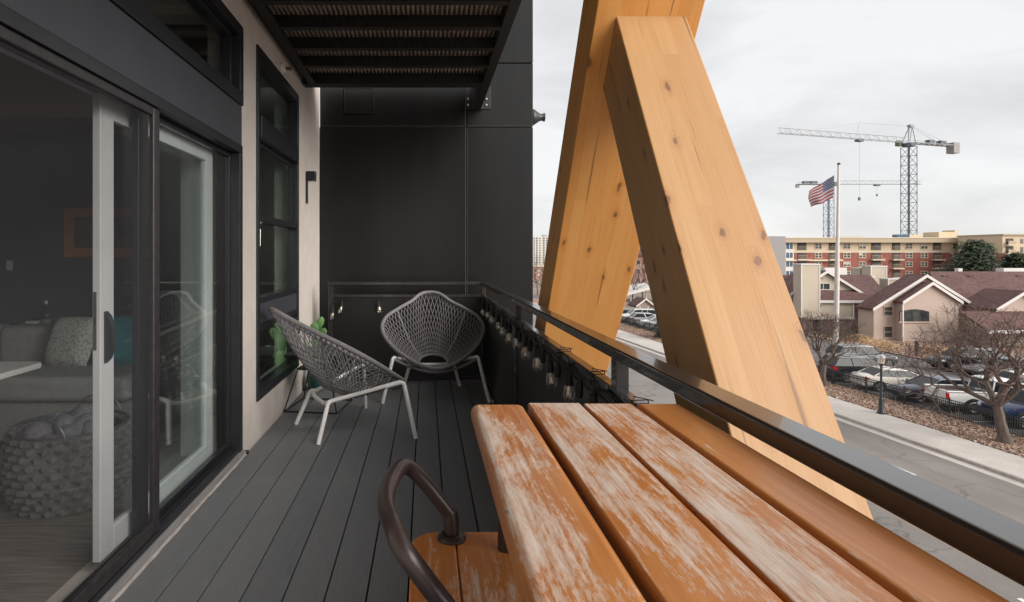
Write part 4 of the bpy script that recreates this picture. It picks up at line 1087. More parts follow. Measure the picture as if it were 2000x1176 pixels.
pw, pn, pb, pgr, psl, pt = paint('paint_white', (.74,.73,.71), 0), paint('paint_navy', (.018,.022,.055)), paint('paint_black', (.012,.013,.018)), paint('paint_grey', (.13,.13,.135)), paint('paint_silver', (.46,.46,.46), .5), paint('paint_teal', (.05,.13,.12))
paint('paint_pearl', (.66,.62,.56), .1); paint('paint_blue', (.02,.035,.09)); paint('paint_red', (.22,.02,.02))
Z = GZ+.02; rightw = -SA              # nose pointing away from the fence
def park(u, y, off=0): p = UV(u, y, Z); return (p.x, p.y, p.z)
make_car('black station wagon with red tail lamp beside the left bare tree', pb, 'suv', park(31.9, 42.1), rightw+R(2))
make_car('white sedan parked tail to the fence left of the lamp post', M['paint_pearl'], 'sedan', park(32.0, 39.2), rightw+R(-3))
make_car('navy car with its headlamps facing the fence behind the lamp post', pn, 'sedan', park(31.9, 36.35), rightw+R(180))
make_car('white pickup truck with its tailgate and red lamp facing the fence', pw, 'pickup', park(32.7, 33.75), rightw+R(-4))
make_car('dark blue off-roader with slatted grille facing the fence behind the tree trunk', M['paint_blue'], 'jeep', park(32.2, 31.1), rightw+R(182))
make_car('green teal hatchback at the right edge behind the fence', pt, 'hatch', park(31.8, 28.3), rightw+R(180))
make_car('dark grey sport utility car standing behind the black station wagon', pgr, 'suv', park(36.2, 47.2), rightw+R(4))
make_car('white tall car seen behind the tree branches past the navy car', paint('paint_white', 0), 'suv', park(38.6, 36.2), rightw+R(-4))
make_car('black car in the far row left of the big tree crown', pb, 'suv', park(43.0, 45.6), rightw+R(176), 'cars parked along the far side')
make_car('dark grey car second from left in the far row', pgr, 'sedan', park(43.2, 43.0), rightw+R(178), 'cars parked along the far side')
make_car('black car with a red tail lamp in the far row by the wall', pb, 'suv', park(43.0, 40.2), rightw+R(0), 'cars parked along the far side')
make_car('dark car rightmost of the far row by the pink house', pgr, 'sedan', park(43.0, 37.4), rightw+R(178), 'cars parked along the far side')
for i, (k, p_, lb) in enumerate([('sedan', psl, 'silver sedan nearest in the distant row seen between the timber braces'), ('sedan', pw, 'white sedan second in the distant row between the timber braces'), ('hatch', psl, 'silver hatchback third in the distant row between the timber braces'), ('suv', pw, 'white tall car last in the distant row between the timber braces'), ('sedan', pgr, 'grey sedan in the distant row partly behind the rear brace')]):
    make_car(lb, p_, k, park(31.8, 70+2.75*i), rightw+R(180 if i % 2 else 0), 'distant cars between the braces')
make_car('silver van parked across the aisle behind the distant car row', psl, 'suv', park(37.5, 83), R(90)+SA, 'distant cars between the braces')

# ---- bare trees
mat('bark', (.085,.064,.053), .95, (.14,.105,.088), 9, stretch=(1,1,.3), bump=.6, bscale=30)
mat('twig', (.080,.050,.042), .9, (.12,.08,.066), 2)
def bare_tree(label, base, h, spread, seed, trunk_h, r0, lean=(0,0), depth=6, group=None, up=.25, name='bare_tree', wide=None):
    rng = random.Random(seed); tr = MB(); cr = MB()
    root = thing(name, label, 'tree', tuple(base), 0, group)
    def grow(p, d, L, r, k):
        pts = [p]; rs = [r]; n = 4 if k < 3 else 3
        for i in range(n):
            d = (d+Vector((rng.uniform(-1,1), rng.uniform(-1,1), rng.uniform(-.5,.7)))*.11*(1+.15*k)).normalized()
            p = p+d*L/n; pts.append(p); rs.append(max(.009, r*(1-.32*(i+1)/n)))
        (tr if k < 2 else cr).tube(pts, rs, 7 if k < 2 else (5 if k < 3 else 3), cap=k < 2)
        if k >= depth: return
        nb = (4 if k == 0 else 3) if k < 2 else rng.choice((2, 3, 3))
        ph = rng.uniform(0, 6.28)
        for j in range(nb):
            q = ph+2*math.pi*j/nb+rng.uniform(-.5,.5)
            a = d.orthogonal().normalized(); b = d.cross(a)
            ang = rng.uniform(.38, .85) if k > 0 else rng.uniform(.55, .95)
            nd = (d*math.cos(ang)+(a*math.cos(q)+b*math.sin(q))*math.sin(ang)*spread)
            nd.z += up*.35; nd.normalize()
            grow(p if j < 2 or k == 0 else pts[rng.choice((-1, -2))], nd, L*rng.uniform(.70,.88), rs[-1]*rng.uniform(.74,.95), k+1)
    d0 = Vector((lean[0], lean[1], 1)).normalized()
    tr.lathe([(r0*1.7,-.05),(r0*1.25,.12),(r0*1.02,.35)], n=9)
    grow(Vector((0,0,.2)), d0, trunk_h, r0, 0)
    tr.build('trunk', M['bark'], root, smooth=True, local=True)
    c = cr.build('crown', M['twig'], root, smooth=True, local=True)
    zmax = max(v[2] for v in cr.v); s = h/zmax
    rmax = sorted(math.hypot(v[0], v[1]) for v in cr.v)[int(len(cr.v)*.97)]; sr = (wide/rmax) if wide else 1
    for ob in root.children:
        for v in ob.data.vertices:
            zf = min(1, max(0, v.co.z)/trunk_h); rf = min(1, max(0, v.co.z-trunk_h*.9)/1.2)
            v.co.z *= 1+(s-1)*zf; v.co.x *= 1+(sr-1)*rf; v.co.y *= 1+(sr-1)*rf
    return root
bare_tree('large bare tree on the bark bed in front of the parked jeep', UV(27.1, 27.75, GZ+.1), 6.6, 1.5, 34, 1.5, .25, (-.22,.05), 7, up=.62, wide=4.6)
bare_tree('smaller bare tree at the edge of the front timber brace', UV(27.6, 39.8, GZ+.1), 5.2, 1.15, 8, 1.5, .23, (.02,0), 7, up=.6, wide=2.7)
k = 0
for px, Y, h, sd in ((1050, 130, 8, 3), (1062, 118, 6.5, 4), (1275, 104, 8, 6), (1255, 120, 9, 7), (1235, 112, 7, 9), (1292, 125, 9, 12), (1035, 150, 10, 14)):
    bare_tree('bare winter tree, %s' % ('far off beside the black wall' if px < 1100 else 'far off seen between the two timber braces'), Vector((wx(px, Y), Y, GZ)), h, 1.1, sd, h*.25, .14, (0,0), 5, 'bare trees %s' % ('by the black wall' if px < 1100 else 'between the braces'))
# ---- evergreens
def evergreen(label, base, h, r, seed, leafn=5200, group=None, crown0=.06, size=.28):
    rng = random.Random(seed)
    root = thing('pine_tree', label, 'tree', tuple(base), 0, group)
    MB().tube([(0,0,-.1),(.05,0,h*.4),(0,.05,h*.93)], [.22*h/9,.15*h/9,.03], 8).build('trunk', M['bark'], root, smooth=True, local=True)
    m = MB(); cl = []
    for i in range(70):
        t = rng.random()**.8; z = h*(crown0+(1-crown0)*t); rr = r*(1-t)**.8*rng.uniform(.3,1.1)+.1
        q = rng.uniform(0, 6.28); cl.append((rr*math.cos(q), rr*math.sin(q), z-.1*rr, r*.30*(1.15-.75*t)*rng.uniform(.7,1.3)))
    for i in range(leafn):
        x, y, z, s = rng.choice(cl)
        d = Vector((rng.gauss(0,1), rng.gauss(0,1), rng.gauss(0,.75)))*s*.55
        p = Vector((x,y,z))+d
        a = Vector((rng.gauss(0,1), rng.gauss(0,1), rng.gauss(.5,.8))).normalized(); b = a.orthogonal().normalized()
        L = size*rng.uniform(.6,1.2)
        m.add([p-b*L*.22, p+b*L*.22, p+a*L], [(0,1,2)])
    m.build('crown', M['pine_needles'], root, local=True)
    return root
g = G('pine_needles'); ri = g.n('ShaderNodeNewGeometry').outputs['Random Per Island']
g.set(Base_Color=g.ramp(ri, [(0,(.014,.026,.014)),(.45,(.034,.056,.028)),(.8,(.06,.08,.042)),(1,(.12,.105,.06))]), Roughness=.8)
evergreen('large dark pine in front of the brick flats', Vector((wx(1905,100), 100, GZ)), 11.0, 7.0, 3, 15000, 'pines before the brick flats', size=.6)
evergreen('smaller dark pine at the right edge before the flats', Vector((wx(1982,98), 98, GZ)), 9.0, 5.2, 4, 9000, 'pines before the brick flats', size=.6)
evergreen('young pine on the bed seen between the two timber braces', UV(28.0, 62, GZ+.1), 3.6, 1.6, 5, 4200, size=.3)

# ---- flag pole and flag
FYp = 60
fp = thing('flag_pole', 'tall white flag pole rising before the tan house', 'flag pole', (wx(1633,FYp), FYp, GZ))
zt = wz(322, FYp)-GZ
MB().lathe([(.30,0),(.30,.1),(.235,.12),(.225,zt*.38),(.17,zt*.55),(.165,zt*.56),(.13,zt*.9),(.11,zt)], n=14).build('pole', mat('pole_white', (.62,.57,.53), .4, (.55,.50,.46), 1), fp, smooth=True, local=True)
MB().lathe([(.10,zt),(.16,zt+.06),(.16,zt+.13),(.09,zt+.2),(.01,zt+.24)], n=12).build('truck', M['dark_trim'], fp, smooth=True, local=True)
fp.rotation_euler = (0, R(.85), 0)
n1, n2 = 30, 16; vs = []; fs = []
TL, BL, TR_, BR = (at(1574,374,FYp), at(1583,404,FYp), at(1629.5,342,FYp), at(1627.5,386,FYp))
for i in range(n1+1):
    for j in range(n2+1):
        u, v = i/n1, j/n2
        p = (TR_.lerp(BR, v)).lerp(TL.lerp(BL, v), u)
        p.z -= .22*math.sin(math.pi*u)*.3
        p.y += .28*u*math.sin(5.2*u+1.3*v)+.1*math.sin(11*u-2*v)*u
        p.z += .07*math.sin(9*u+.5)*u; p.x += .10*math.sin(6*v+2)*u
        vs.append(p)
for i in range(n1):
    for j in range(n2):
        a = i*(n2+1)+j; fs.append((a, a+1, a+n2+2, a+n2+1))
fo = MB().add(vs, fs)
me_o = fo.build('flag', M['label_white'], smooth=True)
uvl = me_o.data.uv_layers.new(name='UVMap')
for poly in me_o.data.polygons:
    for li in poly.loop_indices:
        vi = me_o.data.loops[li].vertex_index; uvl.data[li].uv = ((vi//(n2+1))/n1, (vi % (n2+1))/n2)
g = G('flag_cloth'); uv = g.coord('UV'); sx = g.n('ShaderNodeSeparateXYZ', {0: uv})
u, v = sx.outputs[0], sx.outputs[1]
stripe = g.math('MODULO', g.math('FLOOR', g.math('MULTIPLY', v, 13.0)), 2.0)
c = g.mix(stripe, (.16,.016,.026), (.28,.26,.27))
cant = g.math('MULTIPLY', g.math('LESS_THAN', u, .40), g.math('LESS_THAN', v, 7/13))
su = g.math('MULTIPLY', u, 11/.40/2.0); sv = g.math('MULTIPLY', v, 9/(7/13)/2.0)
def stars(ou, ov):
    du = g.math('SUBTRACT', g.math('FRACT', g.math('ADD', su, ou)), .5); dv = g.math('SUBTRACT', g.math('FRACT', g.math('ADD', sv, ov)), .5)
    return g.math('LESS_THAN', g.math('ADD', g.math('MULTIPLY', du, du), g.math('MULTIPLY', dv, dv)), .045)
stt = g.math('MAXIMUM', stars(.25, .25), stars(.75, .75))
cc = g.mix(stt, (.018,.025,.07), (.22,.22,.25))
g.set(Base_Color=g.mix(cant, c, cc), Roughness=.85)
me_o.data.materials[0] = M['flag_cloth']
tag(me_o, 'drooping red and white striped flag with starred blue corner by the pole', 'flag')

# ---- houses
def siding(name, c, c2, pitch=.16, horizontal=True):
    g = G(name); co = g.coord(); s = g.n('ShaderNodeSeparateXYZ', {0: co}).outputs[2]
    f = g.math('FRACT', g.math('DIVIDE', s, pitch))
    cl = g.ramp(g.noise(co, .5, 4), [(.3, c), (.7, c2)])
    g.set(Base_Color=g.mix(g.ramp(f, [(0,(.5,.5,.5)),(.12,(0,0,0))]), cl, tuple(x*.62 for x in c)), Roughness=.8); g.bump(f, .3, .02)
siding('tan_siding', (.47,.40,.32), (.51,.44,.355))
mat('pink_stucco', (.44,.345,.29), .9, (.48,.38,.325), .5, bump=.4, bscale=20, c3=(.385,.295,.245), s3=.25)
mat('mauve_wall', (.32,.235,.21), .9, (.36,.27,.24), .6)
g = G('shingle_roof'); co = g.coord(); sz = g.n('ShaderNodeSeparateXYZ', {0: co})
rowf = g.math('FRACT', g.math('DIVIDE', sz.outputs[2], .09)); rown = g.math('FLOOR', g.math('DIVIDE', sz.outputs[2], .09))
wn = g.n('ShaderNodeTexWhiteNoise', {0: g.n('ShaderNodeCombineXYZ', {0: g.math('FLOOR', g.math('ADD', g.math('DIVIDE', sz.outputs[0], .33), g.math('MULTIPLY', rown, .37))), 1: g.math('FLOOR', g.math('DIVIDE', sz.outputs[1], .4)), 2: rown}).outputs[0]}).outputs[0]
c = g.ramp(wn, [(0,(.072,.034,.032)),(.5,(.100,.050,.046)),(1,(.135,.074,.067))])
c = g.mix(g.ramp(g.noise(co, .35, 5), [(.4,(0,0,0)),(.75,(.5,.5,.5))]), c, (.155,.088,.080))
c = g.mix(g.ramp(rowf, [(0,(.6,.6,.6)),(.25,(0,0,0))]), c, (.07,.035,.03)); g.set(Base_Color=c, Roughness=.95)
mat('trim_white', (.62,.59,.57), .6); mat('house_window', (.03,.034,.036), .12, (.09,.09,.085), 1.1); mat('blind', (.45,.44,.40), .8)
def wpart(parent, x0, x1, z0, z1, y, mt='house_window', fr=.07, mull=1, arch=0, hmull=0, frm='trim_white'):
    f = MB(); d = .06
    if arch:
        n = 10; top = [(x1+(x0-x1)*i/n, z1+arch*math.sin(math.pi*i/n)) for i in range(n+1)]
        f.prism([(x0, z0), (x1, z0)]+top, y-.02, y+.10, 'y')
        o = f.build('window', M[mt], parent, recalc=True)
        MB().box(x0-.12, x1+.12, y-.08, y, z0-.16, z0-.01).build('sill', M['pink_stucco'], o)
        MB().box(x0, x0+.36, y-.05, y-.021, z0+.02, z1-.05).build('shutter', M['mauve_wall'], o)
        for q in (.42, .78): MB().box(x0+(x1-x0)*q-.03, x0+(x1-x0)*q+.03, y-.05, y-.021, z0, z1+arch*.8).build('mullion', M['dark_trim'], o)
        return o
    f.box(x0-fr, x1+fr, y-d, y+.05, z0-fr, z0).box(x0-fr, x1+fr, y-d, y+.05, z1, z1+fr).box(x0-fr, x0, y-d, y+.05, z0, z1).box(x1, x1+fr, y-d, y+.05, z0, z1)
    for k in range(mull):
        xm = x0+(x1-x0)*(k+1)/(mull+1); f.box(xm-.03, xm+.03, y-d+.005, y+.04, z0, z1)
    for k in range(hmull):
        zm = z0+(z1-z0)*(k+1)/(hmull+1); f.box(x0, x1, y-d+.008, y+.04, zm-.03, zm+.03)
    o = f.build('window', M[frm], parent)
    MB().box(x0, x1, y-.01, y+.03, z0, z1).build('pane', M[mt], o)
    return o
def gable(parent, x0, x1, y0, y1, ze, zp, wall_mt, roof_mt='shingle_roof', base=GZ, over=.35, th=.22, xpk=None):
    """gable-fronted wing, ridge along Y"""
    xm = (x0+x1)/2 if xpk is None else xpk
    MB().prism([(x0, base), (x1, base), (x1, ze), (xm, zp), (x0, ze)], y0, y1, 'y').build('wall', M[wall_mt], parent, recalc=True)
    sl = (zp-ze)/(xm-x0); sr = (zp-ze)/(x1-xm)
    for s in (0, 1):
        if s == 0: a, b = (x0-over, ze-over*sl), (xm, zp)
        else: a, b = (xm, zp), (x1+over, ze-over*sr)
        MB().prism([a, b, (b[0], b[1]+th), (a[0], a[1]+th)], y0-over, y1, 'y').build('roof', M[roof_mt], parent, recalc=True)
        MB().prism([(a[0], a[1]-.06), (b[0], b[1]-.06), (b[0], b[1]+th+.03), (a[0], a[1]+th+.03)], y0-over-.07, y0-over-.003, 'y').build('rake_trim', M['trim_white'], parent, recalc=True)
def ridge(parent, x0, x1, y0, y1, ze, zp, wall_mt, base=GZ, over=.4, th=.22):
    """wing with its ridge along X, eaves to the front"""
    ym = (y0+y1)/2
    MB().prism([(y0, base), (y1, base), (y1, ze), (ym, zp), (y0, ze)], x0, x1, 'x').build('wall', M[wall_mt], parent, recalc=True)
    s = (zp-ze)/(ym-y0)
    MB().prism([(y0-over, ze-over*s), (ym, zp), (ym, zp+th), (y0-over, ze-over*s+th)], x0-.2, x1+.2, 'x').build('roof', M['shingle_roof'], parent, recalc=True)
    MB().prism([(ym, zp), (y1+over, ze-over*s), (y1+over, ze-over*s+th), (ym, zp+th)], x0-.2, x1+.2, 'x').build('roof', M['shingle_roof'], parent, recalc=True)
    MB().box(x0-.2, x1+.2, y0-over-.08, y0-over-.003, ze-over*s-.14, ze-over*s+th+.02).build('fascia', M['trim_white'], parent)
YH = 62
ph = thing('pink_house', 'pinkish stucco house with brown shingle roof and large dark front window', 'house', (wx(1850,YH), YH+5, GZ))
X_ = lambda px: wx(px, YH)
Z_ = lambda py: wz(py, YH)
ze_, zr_ = Z_(597)-.1, wz(534, YH+6.5); xr_ = X_(2150)
e_ = [(54.0, YH-.4, ze_), (58.6, YH+6.5, zr_), (63.2, YH+13.4, ze_), (xr_, YH+13.4, ze_), (xr_, YH+6.5, zr_), (xr_, YH-.4, ze_)]
up_ = [(x, y, z+.22) for x, y, z in e_]
MB().add(e_+up_, [(6,11,10,7), (7,10,9,8), (0,1,4,5), (1,2,3,4), (0,5,11,6), (3,2,8,9), (0,6,7,1), (1,7,8,2), (5,4,10,11), (4,3,9,10)]).build('roof', M['shingle_roof'], ph, recalc=True)
w_ = [(54.3, YH, GZ), (58.8, YH+6.5, GZ), (63.3, YH+13, GZ), (xr_-.2, YH+13, GZ), (xr_-.2, YH+6.5, GZ), (xr_-.2, YH, GZ)]
tp_ = [(x, y, (zr_ if abs(y-YH-6.5) < .1 else ze_+.1)-.03) for x, y, z in w_]
MB().add(w_+tp_, [(0,5,11,6), (0,6,7,1), (1,7,8,2), (2,8,9,3), (3,9,10,4), (4,10,11,5), (6,11,10,7), (7,10,9,8)]).build('wall', M['pink_stucco'], ph, recalc=True)
MB().box(X_(1845), xr_, YH-.49, YH-.405, ze_-.1, ze_+.24).build('fascia', M['trim_white'], ph)
gable(ph, X_(1698), X_(1893), YH-.6, YH+1.6, Z_(601), Z_(540), 'pink_stucco')
gable(ph, X_(1740), X_(1845), YH-1.6, YH-.55, wz(590,YH-1.6), wz(555,YH-1.6), 'pink_stucco', over=.25)
gable(ph, wx(1946,58), wx(2048,58), 58, YH, wz(603,58), wz(572,58), 'pink_stucco')
wpart(ph, wx(1759,60.3), wx(1816,60.3), wz(628,60.3), wz(609,60.3), YH-1.62, arch=.25)
wpart(ph, X_(1718), X_(1733), Z_(614), Z_(599), YH-.6, mull=0, hmull=1, frm='pink_stucco')
wpart(ph, X_(1718), X_(1733), Z_(657), Z_(637), YH-.6, mull=0, hmull=1, frm='pink_stucco')
MB().box(X_(1737), X_(1739), YH-1.75, YH-1.62, GZ, Z_(592)).build('downpipe', M['trim_white'], ph)
x0, x1 = wx(1893,57), wx(2100,57)
MB().prism([(55.2, wz(648,55.2)), (58, wz(612,58)), (58, wz(612,58)+.2), (55.2, wz(648,55.2)+.2)], x0, x1, 'x').build('porch_roof', M['shingle_roof'], ph, recalc=True)
MB().box(x0, x1, 55.05, 55.19, wz(651,55.2), wz(645,55.2)).build('fascia', M['trim_white'], ph)
MB().box(wx(1944,57.3), x1, 57.3, 57.99, GZ, wz(640,57.3)).build('porch_wall', M['pink_stucco'], ph)
for px in (1843, 1893, 1987):
    p = at(px, 541, YH+5.6); MB().box(p.x-.3, p.x+.3, p.y-.35, p.y+.25, p.z-.12, p.z+.18).build('roof_vent', M['shingle_roof'], ph)
p = at(1876, 530, 69); MB().box(p.x-.24, p.x+.24, 69, 69.5, p.z-.5, p.z+.35).build('flue', M['trim_white'], ph)
p = at(1985, 530, 70); MB().box(p.x-1, p.x+2.5, 70.5, 71.5, p.z-.5, p.z+.35).build('chimney', M['trim_white'], ph)
YT = 68
th_ = thing('tan_house', 'tan sided house with tall chimney boxes and brown roof behind the flag pole', 'house', (wx(1640,YT), YT+5, GZ))
X_ = lambda px: wx(px, YT)
Z_ = lambda py: wz(py, YT)
ye, yr = YT+1.5, YT+7.0; ze_, zr_ = wz(584,ye), wz(540,yr); xl, xe, xk = X_(1480), wx(1737,ye), wx(1700,yr)
MB().box(xl, xe-.5, ye+.5, 2*yr-ye-.5, GZ, ze_).build('wall', M['tan_siding'], th_)
e_ = [(xl, ye, ze_), (xe, ye, ze_), (xk, yr, zr_), (xl, yr, zr_), (xe, 2*yr-ye, ze_), (xl, 2*yr-ye, ze_)]
up_ = [(x, y, z+.22) for x, y, z in e_]
MB().add(e_+up_, [(6,7,8,9), (7,10,8), (9,8,10,11), (1,0,3,2), (4,1,2), (2,3,5,4), (0,1,7,6), (1,4,10,7), (4,5,11,10), (0,6,9,11,5,3)]).build('roof', M['shingle_roof'], th_, recalc=True)
MB().box(X_(1660), xe+.05, ye-.09, ye-.01, ze_-.16, ze_+.2).build('fascia', M['trim_white'], th_)
gable(th_, X_(1546), X_(1678), YT, YT+5, Z_(573), Z_(532), 'tan_siding')
wpart(th_, X_(1595), X_(1620), Z_(565), Z_(554), YT)
MB().lathe([(.001,0),(.35,0)], (0,0,0), 4)
MB().prism([(X_(1604)-.3, 0), (X_(1604)+.3, 0), (X_(1604), .3)], YT-.05, YT-.01, 'y').move(Matrix.Translation((0,0,Z_(545)))).build('gable_vent', M['mauve_wall'], th_, recalc=True)
MB().prism([(YT-1.6, Z_(587)), (YT-.02, Z_(570)), (YT-.02, Z_(570)+.18), (YT-1.6, Z_(587)+.18)], X_(1560), X_(1698), 'x').build('skirt_roof', M['shingle_roof'], th_, recalc=True)
MB().box(X_(1560), X_(1698), YT-1.72, YT-1.61, Z_(589.5), Z_(584.5)).build('fascia', M['trim_white'], th_)
MB().box(X_(1560), X_(1650), YT-1.4, YT-.02, Z_(617), Z_(589)).build('bay', M['tan_siding'], th_)
MB().box(X_(1558), X_(1651), YT-1.5, YT-.02, Z_(621), Z_(617)).build('bay_trim', M['trim_white'], th_)
MB().box(X_(1648), X_(1650.5), YT-1.46, YT-1.41, Z_(617), Z_(589)).build('corner_trim', M['trim_white'], th_)
MB().box(X_(1653), X_(1692), YT-.6, YT-.03, GZ, Z_(591)).build('garage_wall', M['mauve_wall'], th_)
MB().box(X_(1560), X_(1652), YT-.9, YT-.02, GZ, Z_(621.5)).build('lower_wall', M['mauve_wall'], th_)
wpart(th_, X_(1576), X_(1592), Z_(646), Z_(622.5), YT-.92, mull=0)
wpart(th_, X_(1581), X_(1588), Z_(599), Z_(586.5)-.25, YT-1.41, mull=0)
MB().box(X_(1688), X_(1697), YT-.9, YT-.65, GZ, Z_(612)).build('porch_post', M['trim_white'], th_)
MB().box(X_(1676), X_(1699), YT-1.6, YT-.62, Z_(612), Z_(608)).build('porch_trim', M['trim_white'], th_)
MB().prism([(YT-1.7, Z_(608)), (YT-.62, Z_(596)), (YT-.62, Z_(596)+.15), (YT-1.7, Z_(608)+.15)], X_(1672), X_(1700), 'x').build('porch_roof', M['shingle_roof'], th_, recalc=True)
def chim(x0, x1, y0, y1, zb, zt, par=None):
    c = MB().box(x0, x1, y0, y1, zb, zt).build('chimney', M['tan_siding'], par or th_)
    e = .06
    MB().box(x0-e, x1+e, y0-e, y1+e, zt+.002, zt+.14).box(x0-.03, x0+.09, y0-.04, y0-.003, zb, zt).box(x1-.09, x1+.03, y0-.04, y0-.003, zb, zt).build('chimney_trim', M['trim_white'], c)
chim(X_(1546), X_(1581.5), YT-1.75, YT-.3, Z_(617), Z_(517))
chim(wx(1694,78), wx(1725,78), 77.4, 79, wz(600,78), wz(521,78))
chim(wx(1672,80), wx(1693.5,80), 79.4, 81, wz(590,80), wz(525,80))
chim(wx(1727,74.6), wx(1754,74.6), 74, 75.4, GZ, wz(546,74.6))
MB().box(wx(1665,YT+8), wx(1700,YT+8), YT+7.2, YT+7.38, wz(542,YT+8), wz(538,YT+8)).build('roof_curb', M['trim_white'], th_)
MB().box(wx(1609,YT+8), wx(1652,YT+8), YT+7.8, YT+9, wz(542,YT+8), wz(523,YT+8)).build('roof_box', M['trim_white'], th_)

# ---- brick flats behind
YB = 185; S = YB/F
bf = thing('brick_flats', 'long brick and cream apartment block behind the houses', 'apartment block', (wx(1740,YB), YB+8, GZ))
mat('cream_wall', (.55,.44,.31), .9, (.60,.485,.345), .1); mat('cream_trim', (.58,.50,.39), .8); mat('cornice', (.42,.34,.24), .8)
mat('brick_wall', (.255,.085,.065), .9, (.30,.105,.08), .8, c3=(.20,.07,.055), s3=.12)
mat('grey_wall', (.30,.28,.28), .9); mat('blue_glazing', (.05,.10,.15), .12, (.08,.14,.19), .6); mat('flat_window', (.035,.038,.045), .15, (.12,.12,.12), .35); mat('recess_shade', (.07,.055,.045), .9)
X_ = lambda px: wx(px, YB)
zt_, zc, zb_ = wz(464,YB), wz(475.5,YB), wz(492,YB)
bx0, bx1 = X_(1380), X_(1958)
MB().box(bx0, bx1, YB, YB+16, zb_, zt_-.6).build('upper_wall', M['cream_wall'], bf)
MB().box(bx0, bx1, YB, YB+16, GZ, zb_-.01).build('brick_wall', M['brick_wall'], bf)
MB().box(bx0-.5, X_(1938), YB-1.6, YB+16.4, wz(474,YB), wz(466,YB)).build('cornice', M['cornice'], bf)
MB().box(bx0-.6, X_(1938)+.1, YB-1.75, YB+16.5, wz(466,YB)+.01, zt_).build('cornice', M['cream_trim'], bf)
MB().box(bx0, bx1, YB-.12, YB-.01, zb_-.25, zb_+.15).build('string_course', M['cream_trim'], bf)
MB().box(X_(1480), X_(1643), YB-.9, YB-.02, wz(510,YB), wz(507,YB)).build('string_course', M['cream_trim'], bf)
MB().box(X_(1486), X_(1523), YB-3, YB+10, GZ, wz(461.5,YB-3)).build('grey_wing', M['grey_wall'], bf)
rows = [(487, 474.6), (504.5, 493.0), (521.5, 510.6), (540, 529)]
def fwin(px, w, row, mt='flat_window'):
    y1, y0 = row; x0, x1 = X_(px-w/2), X_(px+w/2); z0, z1 = wz(y1-1.2,YB), wz(y0+1.2,YB)
    o = MB().box(x0, x1, YB-.06, YB+.02, z0, z1).build('window', M[mt], bf)
    f = MB(); t = .14
    f.box((x0+x1)/2-t/1.6, (x0+x1)/2+t/1.6, YB-.11, YB-.065, z0, z1).box(x0, x1, YB-.10, YB-.065, (z0+z1)/2-.06, (z0+z1)/2+.06).box(x0-t, x0, YB-.13, YB, z0, z1).box(x1, x1+t, YB-.13, YB, z0, z1).box(x0-t, x1+t, YB-.13, YB, z1, z1+t).box(x0-t, x1+t, YB-.16, YB, z0-t*1.3, z0)
    f.build('window_frame', M['cream_trim'], o)
    if random.random() < .35:
        MB().box(x0, x1 if random.random() < .5 else (x0+x1)/2, YB-.064, YB-.0605, (z0+z1)/2, z1).build('blind', M['blind'], o)
def fbal(px, w, row, first):
    y1, y0 = row; x0, x1 = X_(px-w/2), X_(px+w/2); z0, z1 = wz(y1+1.6,YB), wz(y0-.4,YB)
    o = MB().box(x0, x1, YB-.05, YB-.012, z0, z1).build('balcony_recess', M['recess_shade'], bf)  # flat sheet before the wall, the recess shade is put into its colour
    MB().box(x0+.9, x1-.3, YB-.10, YB-.052, z0+.1, z1-.5).build('glass_door', M['flat_window'], o)
    r = MB().box(x0, x1, YB-.5, YB-.45, z0+1.05, z0+1.13)
    k = 9
    for i in range(k): 
        xx = x0+(x1-x0)*i/(k-1); r.box(xx-.025, xx+.025, YB-.49, YB-.46, z0, z0+1.05)
    r.build('balcony_rail', M['cornice'], o)
    if not first: MB().box(x0-.4, x1+.4, YB-1.3, YB-.051, z0-.42, z0-.01).build('balcony_slab', M['cream_trim'], o)
random.seed(3)
for r, row in enumerate(rows):
    for px in (1420, 1460, 1598, 1653.7, 1684, 1775, 1805, 1867): fwin(px, 12.5, row)
    for px, w in ((1566, 18), (1627, 17), (1711, 19), (1750, 16), (1830, 16)): fbal(px, w, row, r == 0)
    if r:
        for px in (1583, 1612, 1731, 1738, 1845):
            z = wz(sum(row)/2-1, YB)
            MB().box(X_(px)-.4, X_(px)+.4, YB-.08, YB-.01, z-.45, z+.45).build('wall_vent', M['brick_wall'], bf)
    for px, w in ((1537, 21), (1943, 22)):
        y1, y0 = row; x0, x1 = X_(px-w/2), X_(px+w/2); z0, z1 = wz(y1-1,YB), wz(y0+.4,YB)
        o = MB().box(x0, x1, YB-.30, YB-.2, z0, z1).build('window', M['blue_glazing'], bf)
        f = MB()
        for k in range(4): xx = x0+(x1-x0)*k/3; f.box(xx-.09, xx+.09, YB-.36, YB-.31, z0, z1)
        f.build('window_frame', M['trim_white'], o)
for px, w in ((1537, 25), (1943, 26)): MB().box(X_(px-w/2), X_(px+w/2), YB-.19, YB-.02, GZ, wz(474.3,YB)).build('bay_wall', M['trim_white'], bf)
p0, p1 = X_(1850), X_(1884)
MB().box(p0, p1, YB+3, YB+9, zt_-.2, wz(453,YB+3)).build('roof_room', M['cream_wall'], bf)
MB().box(X_(1883.5), X_(1890), YB+3.4, YB+8, zt_-.2, wz(449.5,YB+3)).build('roof_room', M['cream_wall'], bf)
MB().box(X_(1800), X_(1826), YB+5, YB+9, zt_-.2, wz(458.5,YB+5)).build('roof_room', M['cream_wall'], bf)
MB().box(X_(1772), X_(1797), YB+4, YB+6, zt_-.2, wz(458,YB+4)).build('roof_unit', M['blue_glazing'], bf)
MB().box(X_(1660), X_(1714), YB+6, YB+8, zt_-.2, wz(462.2,YB+6)).build('roof_unit', M['cornice'], bf)
wy = 168
rw = thing('cream_wing', 'cream and brick apartment wing at the right edge before the long block', 'apartment block', (wx(2000,wy), wy+8, GZ))
MB().box(wx(1958,wy), wx(2120,wy), wy, wy+14, wz(495,wy), wz(460,wy)).build('upper_wall', M['cream_wall'], rw)
